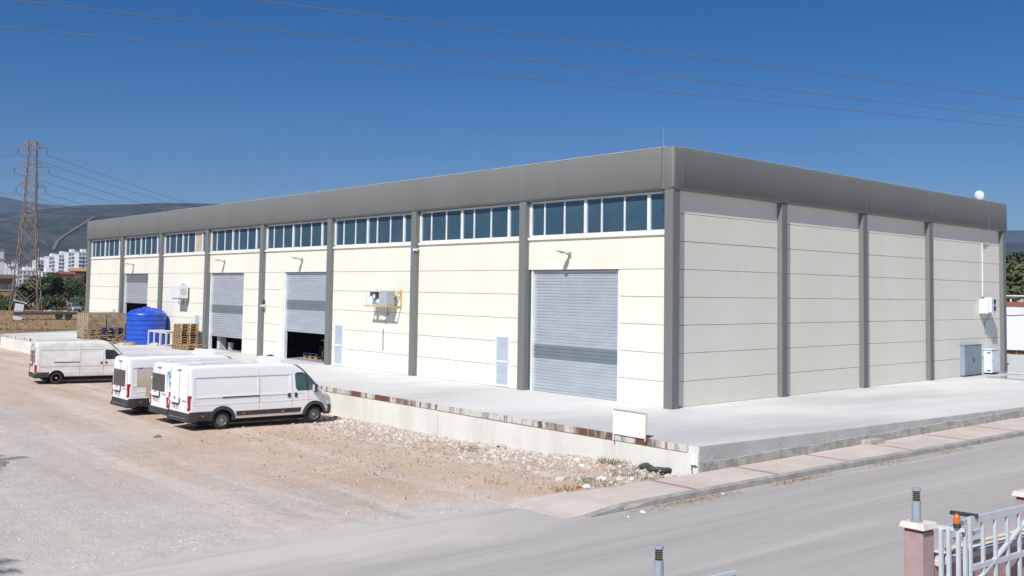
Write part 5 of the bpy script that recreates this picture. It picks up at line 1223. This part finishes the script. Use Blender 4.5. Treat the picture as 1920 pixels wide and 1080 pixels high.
house(-46, 26, 514, 521, 243, OCHRE, BRWN, 'ochre house with brown roof among trees beside the pylon', -1, 6)
house(117, 141, 509, 513, 420, OCHRE, TILE, 'yellow house with tiled roof behind the dark trees')
house(140, 166, 503, 508, 450, mat('red_wall', (.35, .07, .04), (.3, .06, .04), scale=.3, rough=.8), OCHRE, 'red walled house behind the dark trees')
for i, (u, v, d) in enumerate(((6, 488, 1500), (18, 493, 1350), (30, 490, 1420), (44, 500, 1250), (58, 497, 1300), (-8, 495, 1400), (3, 470, 1900), (26, 502, 1200))):
    house(u-4, u+5, v-3, v, d, APT, [TILE, BRWN][i % 2], ['tiny white house on the lower slope left of the pylon top', 'tiny white house below the slope, second down', 'tiny white house above the pylon foot', 'tiny white house right before the treetops', 'tiny white house near the low apartment block', 'tiny white house at the far slope edge', 'tiny white house highest on the slope', 'tiny white house lowest before the trees'][i], -3, 2)
# right background: white wall, goods behind
wp = onz(1900, 655, .85); t = thing('white_wall', 'plain white boundary wall with red tiled coping across the far road', 'wall', (wp.x, wp.y, .8), -az(1905)+R(6))
MB().box(-14, 22, 0, .25, 0, 3.35).build('render', APT, t); MB().box(-14.1, 22.1, -.12, .37, 3.35, 3.62).build('coping', TILE, t)
MB().tube([(-14, -.03, 2.9), (0, -.03, 2.6), (4, -.03, 2.95), (20, -.03, 2.8)], .02, 5).build('cable', DARK, t); MB().box(.8, 1.3, -.35, -.0, 2.7, 3.1).build('lamp_housing', DARK, t)
for k, (xo, m_, lab) in enumerate(((-1.4, ORANGE, 'orange crate stacked behind the white wall'), (-.4, MATS['red_wall'], 'red crate stacked behind the white wall'), (.8, CAP, 'grey crate stacked behind the white wall'), (1.9, YELL, 'yellow crate stacked behind the white wall'))):
    q = Matrix.Rotation(t.rotation_euler.z, 3, 'Z') @ Vector((xo, 2.5, 0)); crate((wp.x+q.x, wp.y+q.y, 3.6), (.48, .5, 1.1), m_, lab)
q = Matrix.Rotation(t.rotation_euler.z, 3, 'Z') @ Vector((0, 2.6, 0)); tr = thing('storage_shed', 'low flat roofed shed behind the white wall', 'shed', (wp.x+q.x, wp.y+q.y, .8), t.rotation_euler.z)
MB().box(-8, 12, -.6, 3, 0, 2.8).build('base', OCHRE, tr); MB().box(-8.2, 12.2, -.9, 3.2, 4.05, 4.15).build('roof', APT, tr)
for x in (-8, -4, 0, 4, 8, 11.8): MB().box(x, x+.12, -.7, -.6, 2.8, 4.05).build('post', APT, tr)
tuft('verge_grass', (wp.x-.3, wp.y-.8), 3.5, .5, 900, DRYG, 'dry grass verge at the foot of the white wall', 77)

# ------------------------------------------------------------ hills
def dang(a, b_): return (a-b_+math.pi) % (2*math.pi)-math.pi
E1 = [(az(-200), .052), (az(0), .057), (az(67), .0615), (az(133), .0655), (az(222), .069), (az(363), .0735), (az(700), .070), (az(1200), .058), (az(1890), .046), (az(2300), .05)]
E2 = [(az(-300), .066), (az(0), .0722), (az(30), .0702), (az(67), .068), (az(122), .0668), (az(160), .062), (az(400), .055), (az(1500), .052), (az(1890), .0565), (az(1920), .056), (az(2300), .06)]
def el(a, tab, base):
    if tab[0][0] <= a <= tab[-1][0]: return sinterp(a, tab)
    return base+.018*noise.noise((math.cos(a)*2.2, math.sin(a)*2.2, base*90))+.006*noise.noise((math.cos(a)*9, math.sin(a)*9, 3.))
def hill_h(a, r, ring):
    tab, base, rr, foot = ((E1, .06, 3500., 1500.), (E2, .058, 7000., 4300.))[ring]
    H_ = el(a, tab, base)*rr+CAM.z; x, y = r*math.sin(a), r*math.cos(a)
    t = (r-foot)/(rr-foot)
    if t <= 0: return -6.
    pf = sm(0, 1, t) if t <= 1 else 1-.9*sm(1, 1.55, t)
    rid = noise.noise((x*.0011, y*.0011, 5.+ring))*.12+abs(noise.noise((x*.0028, y*.0028, 2.+ring)))*-.12+noise.noise((x*.008, y*.008, ring))*.02
    return H_*pf*(1+rid*(1 if t < 1 else .5)*(4*t*(1-t) if t < 1 else 0)) - 4*(1-t if t < 1 else 0)
def hills(ring):
    foot, rr = ((1500., 3500.), (4300., 7000.))[ring]; b = MB(); na = 1000; nr = 44
    for i in range(na):
        a = -math.pi+2*math.pi*i/na
        for j in range(nr+1):
            r_ = lerp(foot, rr*1.0, j/36) if j <= 36 else rr*(1+.06*(j-36)); b.v.append((CAM.x+r_*math.sin(a), CAM.y+r_*math.cos(a), hill_h(a, r_, ring)))
    b.f = [(i*(nr+1)+j, i*(nr+1)+j+1, ((i+1) % na)*(nr+1)+j+1, ((i+1) % na)*(nr+1)+j) for i in range(na) for j in range(nr)]
    HV.append(list(b.v)); HF.append(list(b.f)); tag(b.build('hills', HILL, smooth=60), kind='structure')
HV, HF = [], []
hills(0); hills(1)
from mathutils.bvhtree import BVHTree
HB = BVHTree.FromPolygons(HV[0], HF[0])
def track(path, wd):
    b = MB(); dense = []; n = 0
    for (p, q) in zip(path, path[1:]): dense += [(lerp(p[0], q[0], k/8), lerp(p[1], q[1], k/8)) for k in range(8)]
    for (u, v) in dense:
        hits = [HB.ray_cast(CAM, ray(u+s_*wd*(1+.35*noise.noise((u*.3, v*.3, s_))), v).normalized()) for s_ in (-1, -.5, 0, .5, 1)]
        if any(h[0] is None for h in hits): continue
        b.v += [tuple(h[0]+Vector((0, 0, 2.5))) for h in hits]; n += 1
    b.f = [(i*5+k, i*5+k+1, i*5+k+6, i*5+k+5) for i in range(n-1) for k in range(4)]
    tag(b.build('dirt_track', TRACK, smooth=60), kind='structure')
track([(100, 470), (103, 462), (107, 455), (118, 445), (132, 436), (147, 427), (158, 420), (166, 414), (180, 407)], 3.2)
track([(-20, 465), (0, 464), (15, 463), (27, 461)], 3.)
track([(79, 452), (82, 458), (88, 463), (92, 466)], 1.)

# ------------------------------------------------------------ haze
hz = bpy.data.materials.new('haze'); hz.use_nodes = True; n = hz.node_tree.nodes
n.remove(n['Principled BSDF']); pv = n.new('ShaderNodeVolumePrincipled'); pv.inputs['Color'].default_value = (.42, .62, 1., 1); pv.inputs['Density'].default_value = 7.5e-5; pv.inputs['Anisotropy'].default_value = .0
hz.node_tree.links.new(pv.outputs[0], n['Material Output'].inputs['Volume'])
tag(MB().box(-16000, 16000, -16000, 16000, -12, 640).build('haze', hz), 'thin blue summer haze over the valley', 'haze', kind='stuff')
